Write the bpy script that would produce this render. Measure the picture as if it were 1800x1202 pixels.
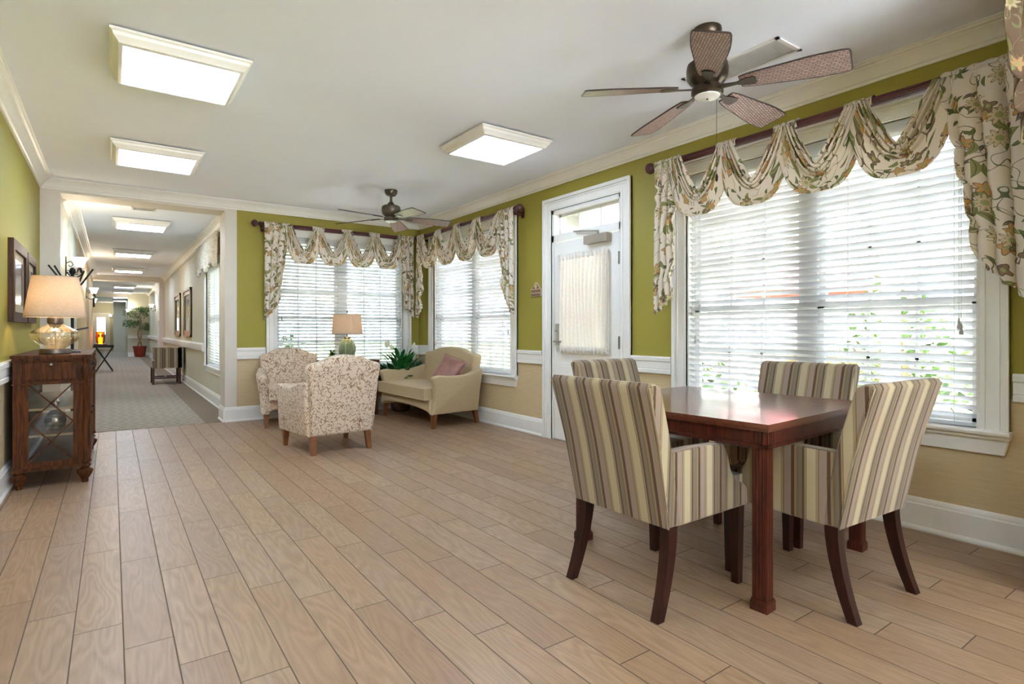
import bpy, bmesh, math, random
from mathutils import Vector, Matrix
random.seed(7)
PI = math.pi
S = bpy.context.scene
for o in list(bpy.data.objects): bpy.data.objects.remove(o)
COL = S.collection

# ------------------------------------------------------------------ camera
F_PX = 992.0; CAM_H = 1.134
cam_d = bpy.data.cameras.new('camera'); cam = bpy.data.objects.new('camera', cam_d); COL.objects.link(cam)
cam_d.sensor_width = 36.0; cam_d.lens = 36.0 * F_PX / 1800.0
cam_d.shift_y = -21.0 / 1800.0
cam_d.clip_start = 0.02; cam_d.clip_end = 300
cam.location = (0, 0, CAM_H)
cam.rotation_euler = (PI / 2, 0, -math.atan2(703, 992))
S.camera = cam

# ------------------------------------------------------------------ world, sun, exposure
S.view_settings.view_transform = 'Standard'; S.view_settings.look = 'None'
S.view_settings.gamma = 1.0; S.view_settings.use_curve_mapping = False
S.view_settings.exposure = 1.9
LIGHT_PANEL = 7.5      # ceiling fixtures
SKY = 2.6
wd = bpy.data.worlds.new('world'); S.world = wd; wd.use_nodes = True
wn = wd.node_tree; wn.nodes.clear()
wo = wn.nodes.new('ShaderNodeOutputWorld'); wb = wn.nodes.new('ShaderNodeBackground')
tcw = wn.nodes.new('ShaderNodeTexCoord'); nzw = wn.nodes.new('ShaderNodeTexNoise'); rpw = wn.nodes.new('ShaderNodeValToRGB')
nzw.inputs['Scale'].default_value = 2.2; nzw.inputs['Detail'].default_value = 4
rpw.color_ramp.elements[0].position = .35; rpw.color_ramp.elements[0].color = (.66, .80, 1, 1)
rpw.color_ramp.elements[1].position = .65; rpw.color_ramp.elements[1].color = (.86, .93, 1, 1)
wn.links.new(tcw.outputs['Generated'], nzw.inputs['Vector']); wn.links.new(nzw.outputs['Fac'], rpw.inputs['Fac'])
wn.links.new(rpw.outputs['Color'], wb.inputs['Color']); wb.inputs['Strength'].default_value = SKY
wn.links.new(wb.outputs[0], wo.inputs[0])
sun_d = bpy.data.lights.new('sun', 'SUN'); sun_d.energy = 34.0; sun_d.angle = math.radians(12); sun_d.color = (.92, .96, 1)
sun = bpy.data.objects.new('sun', sun_d); COL.objects.link(sun)
sun.rotation_euler = (0, math.radians(-35), 0)
S.cycles.max_bounces = 10; S.cycles.diffuse_bounces = 7; S.cycles.glossy_bounces = 4
S.cycles.transmission_bounces = 8; S.cycles.transparent_max_bounces = 12
S.cycles.caustics_reflective = False; S.cycles.caustics_refractive = False
S.cycles.sample_clamp_indirect = 20.0
S.cycles.use_denoising = True

# ------------------------------------------------------------------ materials
def lin(c):
    c = c / 255.0
    return c / 12.92 if c <= .04045 else ((c + .055) / 1.055) ** 2.4
def rgb(t): return (lin(t[0]), lin(t[1]), lin(t[2]), 1)

class E:
    """tiny expression wrapper for shader maths"""
    nt = None
    def __init__(s, v): s.v = v
    @staticmethod
    def op(o, *a):
        n = E.nt.nodes.new('ShaderNodeMath'); n.operation = o
        for i, x in enumerate(a):
            x = x.v if isinstance(x, E) else x
            if isinstance(x, (int, float)): n.inputs[i].default_value = x
            else: E.nt.links.new(x, n.inputs[i])
        return E(n.outputs[0])
    def __add__(s, o): return E.op('ADD', s, o)
    def __radd__(s, o): return E.op('ADD', s, o)
    def __sub__(s, o): return E.op('SUBTRACT', s, o)
    def __rsub__(s, o): return E.op('SUBTRACT', E(o), s)
    def __mul__(s, o): return E.op('MULTIPLY', s, o)
    def __rmul__(s, o): return E.op('MULTIPLY', s, o)
    def __truediv__(s, o): return E.op('DIVIDE', s, o)
    def lt(s, o): return E.op('LESS_THAN', s, o)
    def gt(s, o): return E.op('GREATER_THAN', s, o)
    def fl(s): return E.op('FLOOR', s)
    def fr(s): return E.op('FRACT', s)
    def ab(s): return E.op('ABSOLUTE', s)
    def sin(s): return E.op('SINE', s)
    def cos(s): return E.op('COSINE', s)

def N(t, **kw):
    n = E.nt.nodes.new(t)
    for k, v in kw.items():
        if k in n.inputs:
            v = v.v if isinstance(v, E) else v
            if hasattr(v, 'is_linked') or isinstance(v, bpy.types.NodeSocket): E.nt.links.new(v, n.inputs[k])
            else: n.inputs[k].default_value = v
        else: setattr(n, k, v)
    return n
def comb(x, y, z=0.0):
    n = N('ShaderNodeCombineXYZ')
    for i, a in enumerate((x, y, z)):
        a = a.v if isinstance(a, E) else a
        if isinstance(a, (int, float)): n.inputs[i].default_value = a
        else: E.nt.links.new(a, n.inputs[i])
    return n.outputs[0]
def sep(v):
    n = N('ShaderNodeSeparateXYZ'); E.nt.links.new(v, n.inputs[0]); return E(n.outputs[0]), E(n.outputs[1]), E(n.outputs[2])
def mix(f, a, b, mode='MIX'):
    n = E.nt.nodes.new('ShaderNodeMix'); n.data_type = 'RGBA'; n.blend_type = mode
    f = f.v if isinstance(f, E) else f
    if isinstance(f, (int, float)): n.inputs[0].default_value = f
    else: E.nt.links.new(f, n.inputs[0])
    for i, c in ((6, a), (7, b)):
        if isinstance(c, tuple): n.inputs[i].default_value = c
        else: E.nt.links.new(c, n.inputs[i])
    return n.outputs[2]
def ramp(f, stops, const=False):
    n = E.nt.nodes.new('ShaderNodeValToRGB'); r = n.color_ramp
    if const: r.interpolation = 'CONSTANT'
    r.elements[0].position = stops[0][0]; r.elements[0].color = stops[0][1]
    r.elements[1].position = stops[1][0]; r.elements[1].color = stops[1][1]
    for p, c in stops[2:]:
        e = r.elements.new(p); e.color = c
    E.nt.links.new(f.v if isinstance(f, E) else f, n.inputs[0]); return n.outputs[0]
def uv(): return N('ShaderNodeTexCoord').outputs['UV']
def objc(): return N('ShaderNodeTexCoord').outputs['Object']
def noise(vec, scale, detail=3.0, rough=.5):
    n = N('ShaderNodeTexNoise', Scale=scale, Detail=detail, Roughness=rough)
    if vec is not None: E.nt.links.new(vec, n.inputs['Vector'])
    return n
def bump(h, st=.2, dist=.01):
    n = N('ShaderNodeBump', Strength=st, Distance=dist); E.nt.links.new(h.v if isinstance(h, E) else h, n.inputs['Height']); return n.outputs[0]

def begin(name):
    m = bpy.data.materials.new(name); m.use_nodes = True
    E.nt = m.node_tree; E.nt.nodes.clear()
    p = N('ShaderNodeBsdfPrincipled'); o = N('ShaderNodeOutputMaterial'); E.nt.links.new(p.outputs[0], o.inputs[0])
    return m, p, o
def lk(a, b): E.nt.links.new(a.v if isinstance(a, E) else a, b)

def plain(name, c, rough=.5, metal=0.0, var=.04, nscale=8, bmp=0.0, coat=0.0, spec=.5):
    m, p, o = begin(name)
    nz = noise(objc(), nscale, 4)
    base = rgb(c); d = tuple(max(0, x * (1 - 2.2 * var)) for x in base[:3]) + (1,); l = tuple(min(1, x * (1 + 1.2 * var)) for x in base[:3]) + (1,)
    lk(ramp(nz.outputs['Fac'], [(.3, d), (.7, l)]), p.inputs['Base Color'])
    p.inputs['Roughness'].default_value = rough; p.inputs['Metallic'].default_value = metal
    p.inputs['Coat Weight'].default_value = coat; p.inputs['Coat Roughness'].default_value = .15
    p.inputs['Specular IOR Level'].default_value = spec
    if bmp:
        n2 = noise(objc(), nscale * 12, 3); lk(bump(n2.outputs['Fac'], bmp, .004), p.inputs['Normal'])
    return m

M = {}
M['trim'] = plain('trim_white', (238, 236, 232), .38, var=.01)
M['ceil'] = plain('ceiling_paint', (238, 243, 255), .8, var=.008, nscale=2, bmp=.05)
M['hallwall'] = plain('hall_sage_paint', (205, 200, 178), .6, var=.01, nscale=2)
M['halltan'] = plain('hall_tan_paint', (205, 178, 132), .6, var=.02, nscale=2)
M['column'] = plain('column_paint', (216, 208, 196), .5, var=.01)
M['chrome'] = plain('satin_steel', (188, 186, 182), .3, metal=.9, var=.03)
M['closer'] = plain('closer_grey', (160, 150, 138), .4, metal=.4, var=.03)
M['bronze'] = plain('fan_bronze', (74, 62, 52), .32, metal=.75, var=.08, nscale=20)
M['bronze2'] = plain('fan_pewter_brown', (96, 88, 76), .35, metal=.6, var=.06, nscale=20)
M['iron'] = plain('black_iron', (34, 30, 28), .5, metal=.4, var=.06)
M['fancap'] = plain('fan_cap_white', (226, 226, 224), .3, var=.01)
M['pvc'] = plain('window_sash_white', (232, 232, 230), .35, var=.01)
M['cord'] = plain('blind_cord', (205, 203, 200), .7, var=.02)
M['legwood'] = plain('orange_brown_wood', (128, 74, 36), .35, var=.15, nscale=14, coat=.3)
M['darkhole'] = plain('dark_gap', (40, 38, 36), .8, var=.02)
M['grille'] = plain('vent_white', (225, 224, 222), .45, var=.01)
M['ground'] = plain('lawn', (120, 140, 82), .9, var=.35, nscale=3)
M['bounce_concrete'] = plain('pale_bounce_concrete', (214, 212, 206), .8, var=.04)  # pale paving, added outside to bounce sunlight indoors
M['siding'] = plain('white_siding', (226, 224, 218), .7, var=.02)
M['darkglass'] = plain('dark_window_glass', (70, 78, 84), .15, var=.1)
M['redcloth'] = plain('red_canvas', (196, 82, 84), .7, var=.05)
M['roof'] = plain('shingle_roof', (120, 116, 112), .8, var=.15)
M['leaf_out'] = plain('garden_leaf', (84, 112, 58), .6, var=.35, nscale=4)
M['mulch'] = plain('mulch_stone', (150, 128, 100), .9, var=.25, nscale=5)
M['pot_red'] = plain('red_glazed_pot', (140, 50, 30), .35, var=.08)
M['soil'] = plain('soil', (60, 46, 34), .9, var=.2)
M['trunk'] = plain('braided_trunk', (150, 118, 84), .7, var=.2, nscale=20)
M['ficus'] = plain('ficus_leaf', (82, 118, 52), .5, var=.3, nscale=12)
M['lily_leaf'] = plain('lily_leaf', (44, 118, 54), .35, var=.35, nscale=9)
M['lily_flower'] = plain('lily_spathe', (232, 228, 205), .5, var=.03)
M['succ'] = plain('small_leaf_green', (96, 134, 52), .45, var=.2, nscale=30)
M['silver'] = plain('mercury_silver', (200, 192, 176), .22, metal=.9, var=.1, nscale=40)
M['pewter'] = plain('brushed_pewter', (120, 108, 98), .38, metal=.85, var=.06)
M['mat_board'] = plain('mat_board', (182, 166, 136), .7, var=.02)
M['pillow'] = plain('mauve_satin', (158, 112, 100), .38, var=.10, nscale=14)
M['champagne'] = plain('champagne_frame', (176, 158, 132), .38, metal=.35, var=.08)
M['mirror'] = plain('frame_glass', (205, 205, 196), .08, metal=.95, var=.01)
M['signbrown'] = plain('sign_brown', (128, 98, 80), .5, var=.05)
M['signgold'] = plain('sign_border', (205, 184, 148), .5, var=.03)
M['book'] = plain('dark_plastic', (52, 52, 60), .4, var=.05)
M['tassel'] = plain('tassel_plastic', (186, 178, 172), .5, var=.05)
M['seatdark'] = plain('slate_seat_cloth', (86, 84, 90), .8, var=.08, nscale=30, bmp=.1)

def m_wall(name, up, low, split=.78):
    m, p, o = begin(name)
    x, y, z = sep(N('ShaderNodeNewGeometry').outputs['Position'])
    pos = N('ShaderNodeNewGeometry').outputs['Position']
    nz = noise(pos, .8, 2)
    upc = ramp(nz.outputs['Fac'], [(.3, tuple(c * .97 for c in rgb(up)[:3]) + (1,)), (.7, rgb(up))])
    wv = noise(comb((x + y) * 3.0, z * 120.0, 0.0), 2.0, 4, .6)       # grasscloth lines
    lo = ramp(wv.outputs['Fac'], [(.3, tuple(c * .84 for c in rgb(low)[:3]) + (1,)), (.7, tuple(min(1, c * 1.06) for c in rgb(low)[:3]) + (1,))])
    lk(mix(z.lt(split), upc, lo), p.inputs['Base Color']); p.inputs['Roughness'].default_value = .62
    lk(bump(wv.outputs['Fac'] if False else noise(pos, 180, 2).outputs['Fac'], .04, .002), p.inputs['Normal'])
    return m
M['wall'] = m_wall('green_and_grasscloth_wall', (160, 149, 60), (212, 190, 150))

def m_floor():
    m, p, o = begin('wood_look_plank_tile')
    x, y, z = sep(N('ShaderNodeNewGeometry').outputs['Position'])
    W, L = .1521, .914
    k = ((x + .118) / W).fl()
    fx = ((x + .118) / W).fr()
    yy = (y - 2.651 + k * .2215) / L
    fy = yy.fr(); j = yy.fl()
    gx = E.op('MINIMUM', fx, 1.0 - fx) * W; gy = E.op('MINIMUM', fy, 1.0 - fy) * L
    g = E.op('MINIMUM', gx, gy)
    w1 = N('ShaderNodeTexWhiteNoise', noise_dimensions='3D'); lk(comb(k, j, 3.0), w1.inputs['Vector'])
    r = E(w1.outputs['Value'])
    w2 = N('ShaderNodeTexWhiteNoise', noise_dimensions='3D'); lk(comb(k, j, 9.0), w2.inputs['Vector']); r2 = E(w2.outputs['Value'])
    base = ramp(r, [(0, rgb((158, 122, 92))), (.3, rgb((174, 138, 104))), (.6, rgb((184, 150, 116))), (.8, rgb((168, 138, 112))), (1, rgb((188, 158, 128)))])
    # cathedral grain: distorted bands stretched along the plank
    px_ = comb(x * 9.0 + r * 40.0, y * 1.3 + r2 * 60.0, r * 20.0)
    n0 = noise(px_, .8, 2, .45)
    bands = ((E(n0.outputs['Fac']) * 16.0 + x * 12.0).fr() - .5).ab() * 2.0
    fine = noise(comb(x * 130.0, y * 5.0, r * 9.0), 1.6, 5, .65)
    grain = bands * .42 + E(fine.outputs['Fac']) * .85
    c1 = mix(E.op('MULTIPLY', grain, .8), base, rgb((118, 88, 64)), 'MIX')
    blot = noise(comb(x * 3, y * 1.2 + r * 30, 0.0), 1.5, 3)
    c2 = mix(E(blot.outputs['Fac']) * .30, c1, rgb((184, 162, 138)))
    gm = g.lt(.0022)
    lk(mix(gm, c2, rgb((92, 72, 56))), p.inputs['Base Color'])
    lk(E(fine.outputs['Fac']) * .18 + gm * .3 + .30, p.inputs['Roughness'])
    h = E.op('MINIMUM', g / .004, 1.0) + E(fine.outputs['Fac']) * .12
    lk(bump(h, .35, .0015), p.inputs['Normal'])
    return m
M['floor'] = m_floor()

def m_carpet():
    m, p, o = begin('hall_carpet')
    pos = N('ShaderNodeNewGeometry').outputs['Position']; x, y, z = sep(pos)
    nf = noise(pos, 90, 3); nb = noise(pos, 2.5, 3)
    wav = ((y * 16.0 + (x * 11.0).sin() * .55).fr() - .5).ab() * 2.0
    wav2 = ((x * 9.0 + (y * 14.0).sin() * .5).fr() - .5).ab() * 2.0
    run = E.op('MULTIPLY', x.lt(.925), (x.gt(-.34)))
    field = mix(E(nf.outputs['Fac']), rgb((112, 96, 80)), rgb((136, 120, 102)))
    runner = ramp(wav * .6 + wav2 * .25 + E(nf.outputs['Fac']) * .25, [(.2, rgb((122, 108, 94))), (.85, rgb((182, 172, 160)))])
    c = mix(run, field, runner)
    lk(mix(E(nb.outputs['Fac']) * .25, c, rgb((140, 124, 106))), p.inputs['Base Color']); p.inputs['Roughness'].default_value = .95
    lk(bump(nf.outputs['Fac'], .5, .004), p.inputs['Normal'])
    return m
M['carpet'] = m_carpet()

def m_wood(name, dark, light, rough=.3, coat=.5, scale=1.0, axis=2, spec=.5):
    m, p, o = begin(name)
    v = objc(); x, y, z = sep(v)
    sc = [14.0, 14.0, 14.0]; sc[axis] = 1.4
    n0 = noise(comb(x * (sc[0] * scale), y * (sc[1] * scale), z * (sc[2] * scale)), 1.0, 4, .6)
    b = ((E(n0.outputs['Fac']) * 7.0).fr() - .5).ab() * 2.0
    nb = noise(v, 3.0 * scale, 3)
    f = b * .45 + E(nb.outputs['Fac']) * .55
    lk(ramp(f, [(.15, rgb(dark)), (.85, rgb(light))]), p.inputs['Base Color'])
    p.inputs['Roughness'].default_value = rough; p.inputs['Coat Weight'].default_value = coat; p.inputs['Coat Roughness'].default_value = .12
    p.inputs['Specular IOR Level'].default_value = spec
    return m
M['mahog'] = m_wood('mahogany', (44, 14, 7), (90, 36, 18), .36, .12, spec=.4)
M['mahogtop'] = m_wood('mahogany_top', (88, 42, 26), (118, 64, 42), .30, .6, .7, 0)
M['legdark'] = m_wood('dark_leg_wood', (30, 10, 6), (56, 22, 12), .42, .04, spec=.3)
M['cabwood'] = m_wood('carved_walnut', (40, 19, 6), (100, 54, 18), .6, .0, spec=.18)
M['rodwood'] = m_wood('burgundy_rod', (56, 16, 20), (92, 32, 38), .35, .3, 1.0, 0)

def m_fabric(name, c, rough=.85, weave=700):
    m, p, o = begin(name)
    u_, v_, _ = sep(uv())
    wv = (u_ * float(weave)).sin() * (v_ * float(weave)).sin()
    nz = noise(uv(), 60, 4)
    a = rgb(c)
    f = E(nz.outputs['Fac']) * .8 + wv * .1
    lk(ramp(f, [(.2, tuple(q * .8 for q in a[:3]) + (1,)), (.7, tuple(min(1, q * 1.08) for q in a[:3]) + (1,))]), p.inputs['Base Color'])
    p.inputs['Roughness'].default_value = rough; p.inputs['Sheen Weight'].default_value = .15
    lk(bump(f, .25, .0015), p.inputs['Normal'])
    return m
M['taupe'] = m_fabric('taupe_weave', (198, 176, 138))

def m_stripe(darken=1.0, name='striped_upholstery'):
    m, p, o = begin(name)
    u_, v_, _ = sep(uv())
    f = (u_ / .150 + 10.0).fr()
    C = dict(cr=(184, 168, 136), ol=(122, 102, 74), br=(86, 58, 38), mv=(152, 132, 116), tn=(158, 136, 102), dk=(92, 70, 50), gy=(124, 112, 94))
    seq = [(0, 'cr'), (.11, 'ol'), (.13, 'tn'), (.175, 'dk'), (.235, 'gy'), (.33, 'ol'), (.40, 'tn'), (.42, 'ol'), (.435, 'tn'), (.46, 'br'), (.555, 'tn'), (.575, 'mv'), (.76, 'ol'), (.79, 'tn'), (.86, 'cr')]
    st = [(q, tuple(z * darken for z in rgb(C[k])[:3]) + (1,)) for q, k in seq]
    nz = noise(comb(u_ * 60, v_ * 900, 0.0), 1.0, 2)
    c = ramp(f, st, True)
    lk(mix(E(nz.outputs['Fac']) * .22, c, rgb((120, 104, 80)), 'MULTIPLY'), p.inputs['Base Color'])
    p.inputs['Roughness'].default_value = .72; p.inputs['Sheen Weight'].default_value = .2
    lk(bump(nz.outputs['Fac'], .12, .001), p.inputs['Normal'])
    return m
M['stripe'] = m_stripe()

def local_cell(scale, seed, jitter=1.0):
    """voronoi cells: returns local x, y (in cell units) and two random values"""
    x, y, z = sep(uv())
    vec = comb(x * scale + seed, y * scale + seed * 1.7, 0.0)
    v = N('ShaderNodeTexVoronoi', voronoi_dimensions='2D', feature='F1', Scale=1.0, Randomness=jitter); lk(vec, v.inputs['Vector'])
    px, py, _ = sep(v.outputs['Position']); sx, sy, _ = sep(vec)
    lx, ly = sx - px, sy - py
    cr, cg, cb = sep(v.outputs['Color'])
    a = cr * (2 * PI)
    rx = lx * a.cos() - ly * a.sin(); ry = lx * a.sin() + ly * a.cos()
    return rx, ry, cg, cb, E(v.outputs['Distance'])
def warp_uv_leaf(scale, seed, ln, wd_, keep=1.0, tip=1.0):
    x, y, g, b, d = local_cell(scale, seed)
    # pointed ellipse with a slight bend
    yb = y + x * x * .9
    t = 1.0 - (x / ln) * (x / ln)
    m = E.op('MULTIPLY', yb.ab().lt(t * wd_), g.lt(keep))
    vein = E.op('MULTIPLY', yb.ab().lt(.018), m)
    return m, vein, b

def m_vine():
    m, p, o = begin('cream_vine_fabric')
    cream, br = rgb((226, 206, 184)), rgb((150, 114, 78))
    mask = E(0.0)
    # running vine: contour of distorted field
    for sc, sd, w in ((8.0, 0.3, .010), (8.0, 4.1, .010)):
        x, y, z = sep(uv())
        n = noise(comb(x + sd + y * .4, y + sd - x * .4, 0.0), sc, .0); n.inputs['Distortion'].default_value = .9
        mask = E.op('MAXIMUM', mask, (E(n.outputs['Fac']) - .5).ab().lt(w))
    # curls
    x, y, g, b, d = local_cell(13.0, 2.2)
    r = E.op('SQRT', x * x + y * y); th = E.op('ARCTAN2', y, x)
    sp = ((th / (2 * PI) + r * 2.3).fr() - .5).ab()
    curl = E.op('MULTIPLY', sp.lt(.058), E.op('MULTIPLY', r.lt(.40), r.gt(.06)))
    mask = E.op('MAXIMUM', mask, curl)
    for sc, sd in ((24.0, 7.7), (30.0, 1.9)):
        lf, v, _ = warp_uv_leaf(sc, sd, .34, .11, .55)
        mask = E.op('MAXIMUM', mask, lf)
    nz = noise(uv(), 400, 2)
    c = mix(mask, cream, br)
    lk(mix(E(nz.outputs['Fac']) * .15, c, rgb((150, 128, 100)), 'MULTIPLY'), p.inputs['Base Color'])
    p.inputs['Roughness'].default_value = .8; p.inputs['Sheen Weight'].default_value = .2
    lk(bump(mask * .5 + E(nz.outputs['Fac']) * .4, .2, .001), p.inputs['Normal'])
    return m
M['vine'] = m_vine()

def m_floral(name='floral_linen', bg=(232, 222, 206), k=1.0, transl=.12, fade=0.0):
    m, p, o = begin(name)
    col = rgb(bg)
    # twigs
    x, y, z = sep(uv())
    for sd, cc, w in ((.7, (128, 112, 92), .0065), (5.3, (112, 120, 84), .006)):
        n = noise(comb(x + sd, y + sd, 0.0), 7.0 * k, 1.0)
        n2 = noise(comb(x + sd + 3, y + sd, 0.0), 5.0 * k, 0.0)
        mk = E.op('MULTIPLY', (E(n.outputs['Fac']) - .5).ab().lt(w), E(n2.outputs['Fac']).gt(.47))
        col = mix(mk, col, rgb(cc))
    # leaves in three sizes
    for sc, sd, ln, wd_, keep, cc, vc in ((9 * k, 3.1, .46, .15, .42, (134, 142, 84), (176, 178, 120)), (15 * k, 8.8, .42, .13, .34, (98, 108, 66), (150, 150, 100)),
                                      (14 * k, 14.2, .40, .12, .20, (104, 92, 80), (180, 168, 140)), (8 * k, 21.0, .42, .14, .28, (158, 156, 104), (112, 118, 74))):
        lf, v, b = warp_uv_leaf(sc, sd, ln, wd_, keep)
        col = mix(lf, col, rgb(cc)); col = mix(v, col, rgb(vc))
    # blossoms
    for sc, sd, keep, c1, c2, n_ in ((7 * k, 31.0, .48, (214, 164, 104), (120, 108, 88), 5), (6 * k, 40.5, .48, (222, 206, 172), (150, 136, 92), 9), (8.5 * k, 52.0, .26, (146, 122, 96), (92, 82, 70), 4)):
        x1, y1, g, b, d = local_cell(sc, sd)
        r = E.op('SQRT', x1 * x1 + y1 * y1); th = E.op('ARCTAN2', y1, x1)
        pet = (th * float(n_)).cos() * .07 + .24
        on = E.op('MULTIPLY', r.lt(pet), g.lt(keep))
        rim = E.op('MULTIPLY', on, r.gt(pet - .035))
        core = E.op('MULTIPLY', r.lt(.09), on)
        col = mix(on, col, rgb(c1)); col = mix(rim, col, rgb(c2)); col = mix(core, col, rgb((176, 176, 120)))
    nz = noise(uv(), 300, 2)
    col = mix(E(nz.outputs['Fac']) * .12, col, rgb((150, 140, 120)), 'MULTIPLY')
    if fade: col = mix(fade, col, rgb(bg))
    lk(col, p.inputs['Base Color']); p.inputs['Roughness'].default_value = .75
    tr = N('ShaderNodeBsdfTranslucent'); lk(col, tr.inputs['Color'])
    ms = N('ShaderNodeMixShader'); ms.inputs[0].default_value = transl
    lk(p.outputs[0], ms.inputs[1]); lk(tr.outputs[0], ms.inputs[2]); lk(ms.outputs[0], o.inputs[0])
    return m
M['floral'] = m_floral(bg=(240, 230, 217), k=.9, transl=.22)
M['floral_shaded'] = m_floral('shaded_floral_linen', (92, 70, 48), 1.0, 0.0, .5)  # brown background puts the valance's shade into the cloth colour
M['floral_hall'] = m_floral('pale_leaf_linen', (228, 218, 200), 1.5, .25, .6)

def m_translucent(name, c, f, rough=.7, emit=0, nscale=200, transp=0.0):
    m, p, o = begin(name)
    nz = noise(objc(), nscale, 3)
    a = rgb(c)
    cc = ramp(nz.outputs['Fac'], [(.3, tuple(q * .88 for q in a[:3]) + (1,)), (.7, a)])
    lk(cc, p.inputs['Base Color']); p.inputs['Roughness'].default_value = rough
    tr = N('ShaderNodeBsdfTranslucent'); lk(cc, tr.inputs['Color'])
    ms = N('ShaderNodeMixShader'); ms.inputs[0].default_value = f
    lk(p.outputs[0], ms.inputs[1]); lk(tr.outputs[0], ms.inputs[2])
    if transp:
        tp = N('ShaderNodeBsdfTransparent'); m2 = N('ShaderNodeMixShader'); m2.inputs[0].default_value = transp
        lk(ms.outputs[0], m2.inputs[1]); lk(tp.outputs[0], m2.inputs[2]); lk(m2.outputs[0], o.inputs[0])
    else: lk(ms.outputs[0], o.inputs[0])
    return m
M['slat'] = m_translucent('blind_slat', (243, 244, 246), .38, .4, nscale=5)
M['shade'] = m_translucent('linen_shade', (216, 200, 180), .42, .9, nscale=70)
M['sheer'] = m_translucent('sheer_curtain', (240, 234, 226), .13, .9, nscale=80, transp=.01)
M['frost'] = m_translucent('frosted_glass', (250, 246, 236), .5, .3, nscale=5)

def m_emit(name, c, s):
    m, p, o = begin(name)
    nz = noise(objc(), 3, 1)
    e = N('ShaderNodeEmission'); e.inputs['Strength'].default_value = s
    a = rgb(c); lk(ramp(nz.outputs['Fac'], [(.2, tuple(q * .98 for q in a[:3]) + (1,)), (.8, a)]), e.inputs['Color']); lk(e.outputs[0], o.inputs[0])
    return m
M['panel'] = m_emit('light_diffuser', (206, 228, 255), LIGHT_PANEL)
M['sconce'] = m_emit('sconce_glow', (255, 240, 214), 2.6)
M['candle'] = m_emit('candle_glow', (255, 160, 60), 3.0)

def m_glass(name, tint=(1, 1, 1, 1), refl=.08):
    m, p, o = begin(name)
    t = N('ShaderNodeBsdfTransparent'); t.inputs[0].default_value = tint
    g = N('ShaderNodeBsdfGlossy'); g.inputs['Roughness'].default_value = .03
    lw = N('ShaderNodeLayerWeight', Blend=.25)
    ms = N('ShaderNodeMixShader'); lk(E(lw.outputs['Fresnel']) * .8 + refl * .3, ms.inputs[0])
    lk(t.outputs[0], ms.inputs[1]); lk(g.outputs[0], ms.inputs[2]); lk(ms.outputs[0], o.inputs[0])
    return m
M['glass'] = m_glass('window_glass')
M['cabglass'] = m_glass('cabinet_glass', (.86, .84, .80, 1), .10)
def m_lampglass():
    m, p, o = begin('smoked_champagne_glass')
    x, y, z = sep(objc()); th = E.op('ARCTAN2', y, x)
    t = N('ShaderNodeBsdfTransparent'); t.inputs[0].default_value = (.97, .94, .84, 1)
    g = N('ShaderNodeBsdfGlossy'); g.inputs['Roughness'].default_value = .06; g.inputs['Color'].default_value = rgb((240, 232, 210))
    lw = N('ShaderNodeLayerWeight', Blend=.45)
    rib = ((th * 11.0).sin().ab())
    ms = N('ShaderNodeMixShader'); lk(E.op('MINIMUM', E(lw.outputs['Facing']) * .60 + (1.0 - rib) * .20 + .04, .85), ms.inputs[0])
    lk(t.outputs[0], ms.inputs[1]); lk(g.outputs[0], ms.inputs[2]); lk(ms.outputs[0], o.inputs[0])
    return m
M['lampglass'] = m_lampglass()
M['amber'] = m_glass('amber_glass', (1, .55, .2, 1), .3)

def m_weave():
    m, p, o = begin('woven_blade')
    u_, v_, _ = sep(uv())
    b = N('ShaderNodeTexBrick', Scale=1.0); b.offset = .5
    b.inputs['Brick Width'].default_value = .034; b.inputs['Row Height'].default_value = .013; b.inputs['Mortar Size'].default_value = .0022
    b.inputs['Color1'].default_value = rgb((190, 158, 144)); b.inputs['Color2'].default_value = rgb((162, 130, 120)); b.inputs['Mortar'].default_value = rgb((92, 76, 76))
    lk(comb(u_ + v_ * .35, v_ - u_ * .18, 0.0), b.inputs['Vector'])
    lk(b.outputs['Color'], p.inputs['Base Color']); p.inputs['Roughness'].default_value = .38
    lk(bump(1.0 - E(b.outputs['Fac']), .5, .003), p.inputs['Normal'])
    return m
M['weave'] = m_weave()
M['bladeedge'] = plain('blade_edge', (56, 44, 42), .5, var=.08)

def m_basket():
    m, p, o = begin('wicker')
    x, y, z = sep(objc()); th = E.op('ARCTAN2', y, x)
    f = (th * 16.0).sin() * (z * 160.0).sin()
    lk(ramp(f * .5 + .5, [(.2, rgb((52, 28, 16))), (.9, rgb((128, 80, 44)))]), p.inputs['Base Color']); p.inputs['Roughness'].default_value = .5
    lk(bump(f, .8, .006), p.inputs['Normal']); return m
M['wicker'] = m_basket()

def m_ceramic():
    m, p, o = begin('green_leaf_ceramic')
    x, y, z = sep(objc()); th = E.op('ARCTAN2', y, x)
    a = ((th / (2 * PI) * 6.0).fr() - .5).ab()          # six fronds round the body
    f = ((z * 42.0 - a * 5.0).fr() - .5).ab() * 2.0
    spine = a.gt(.46)
    lk(mix(E.op('MAXIMUM', f.gt(.55), spine), rgb((52, 80, 44)), rgb((178, 190, 140))), p.inputs['Base Color'])
    p.inputs['Roughness'].default_value = .18; p.inputs['Coat Weight'].default_value = .5
    lk(bump(f, .7, .006), p.inputs['Normal']); return m
M['ceramic'] = m_ceramic()
def m_art(name, c1, c2, c3):
    m, p, o = begin(name)
    n = noise(objc(), 5, 5, .6)
    lk(ramp(n.outputs['Fac'], [(.3, rgb(c1)), (.5, rgb(c2)), (.68, rgb(c3))]), p.inputs['Base Color']); p.inputs['Roughness'].default_value = .12
    return m
M['art1'] = m_art('muted_landscape', (96, 84, 78), (150, 138, 130), (190, 176, 156))
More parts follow.
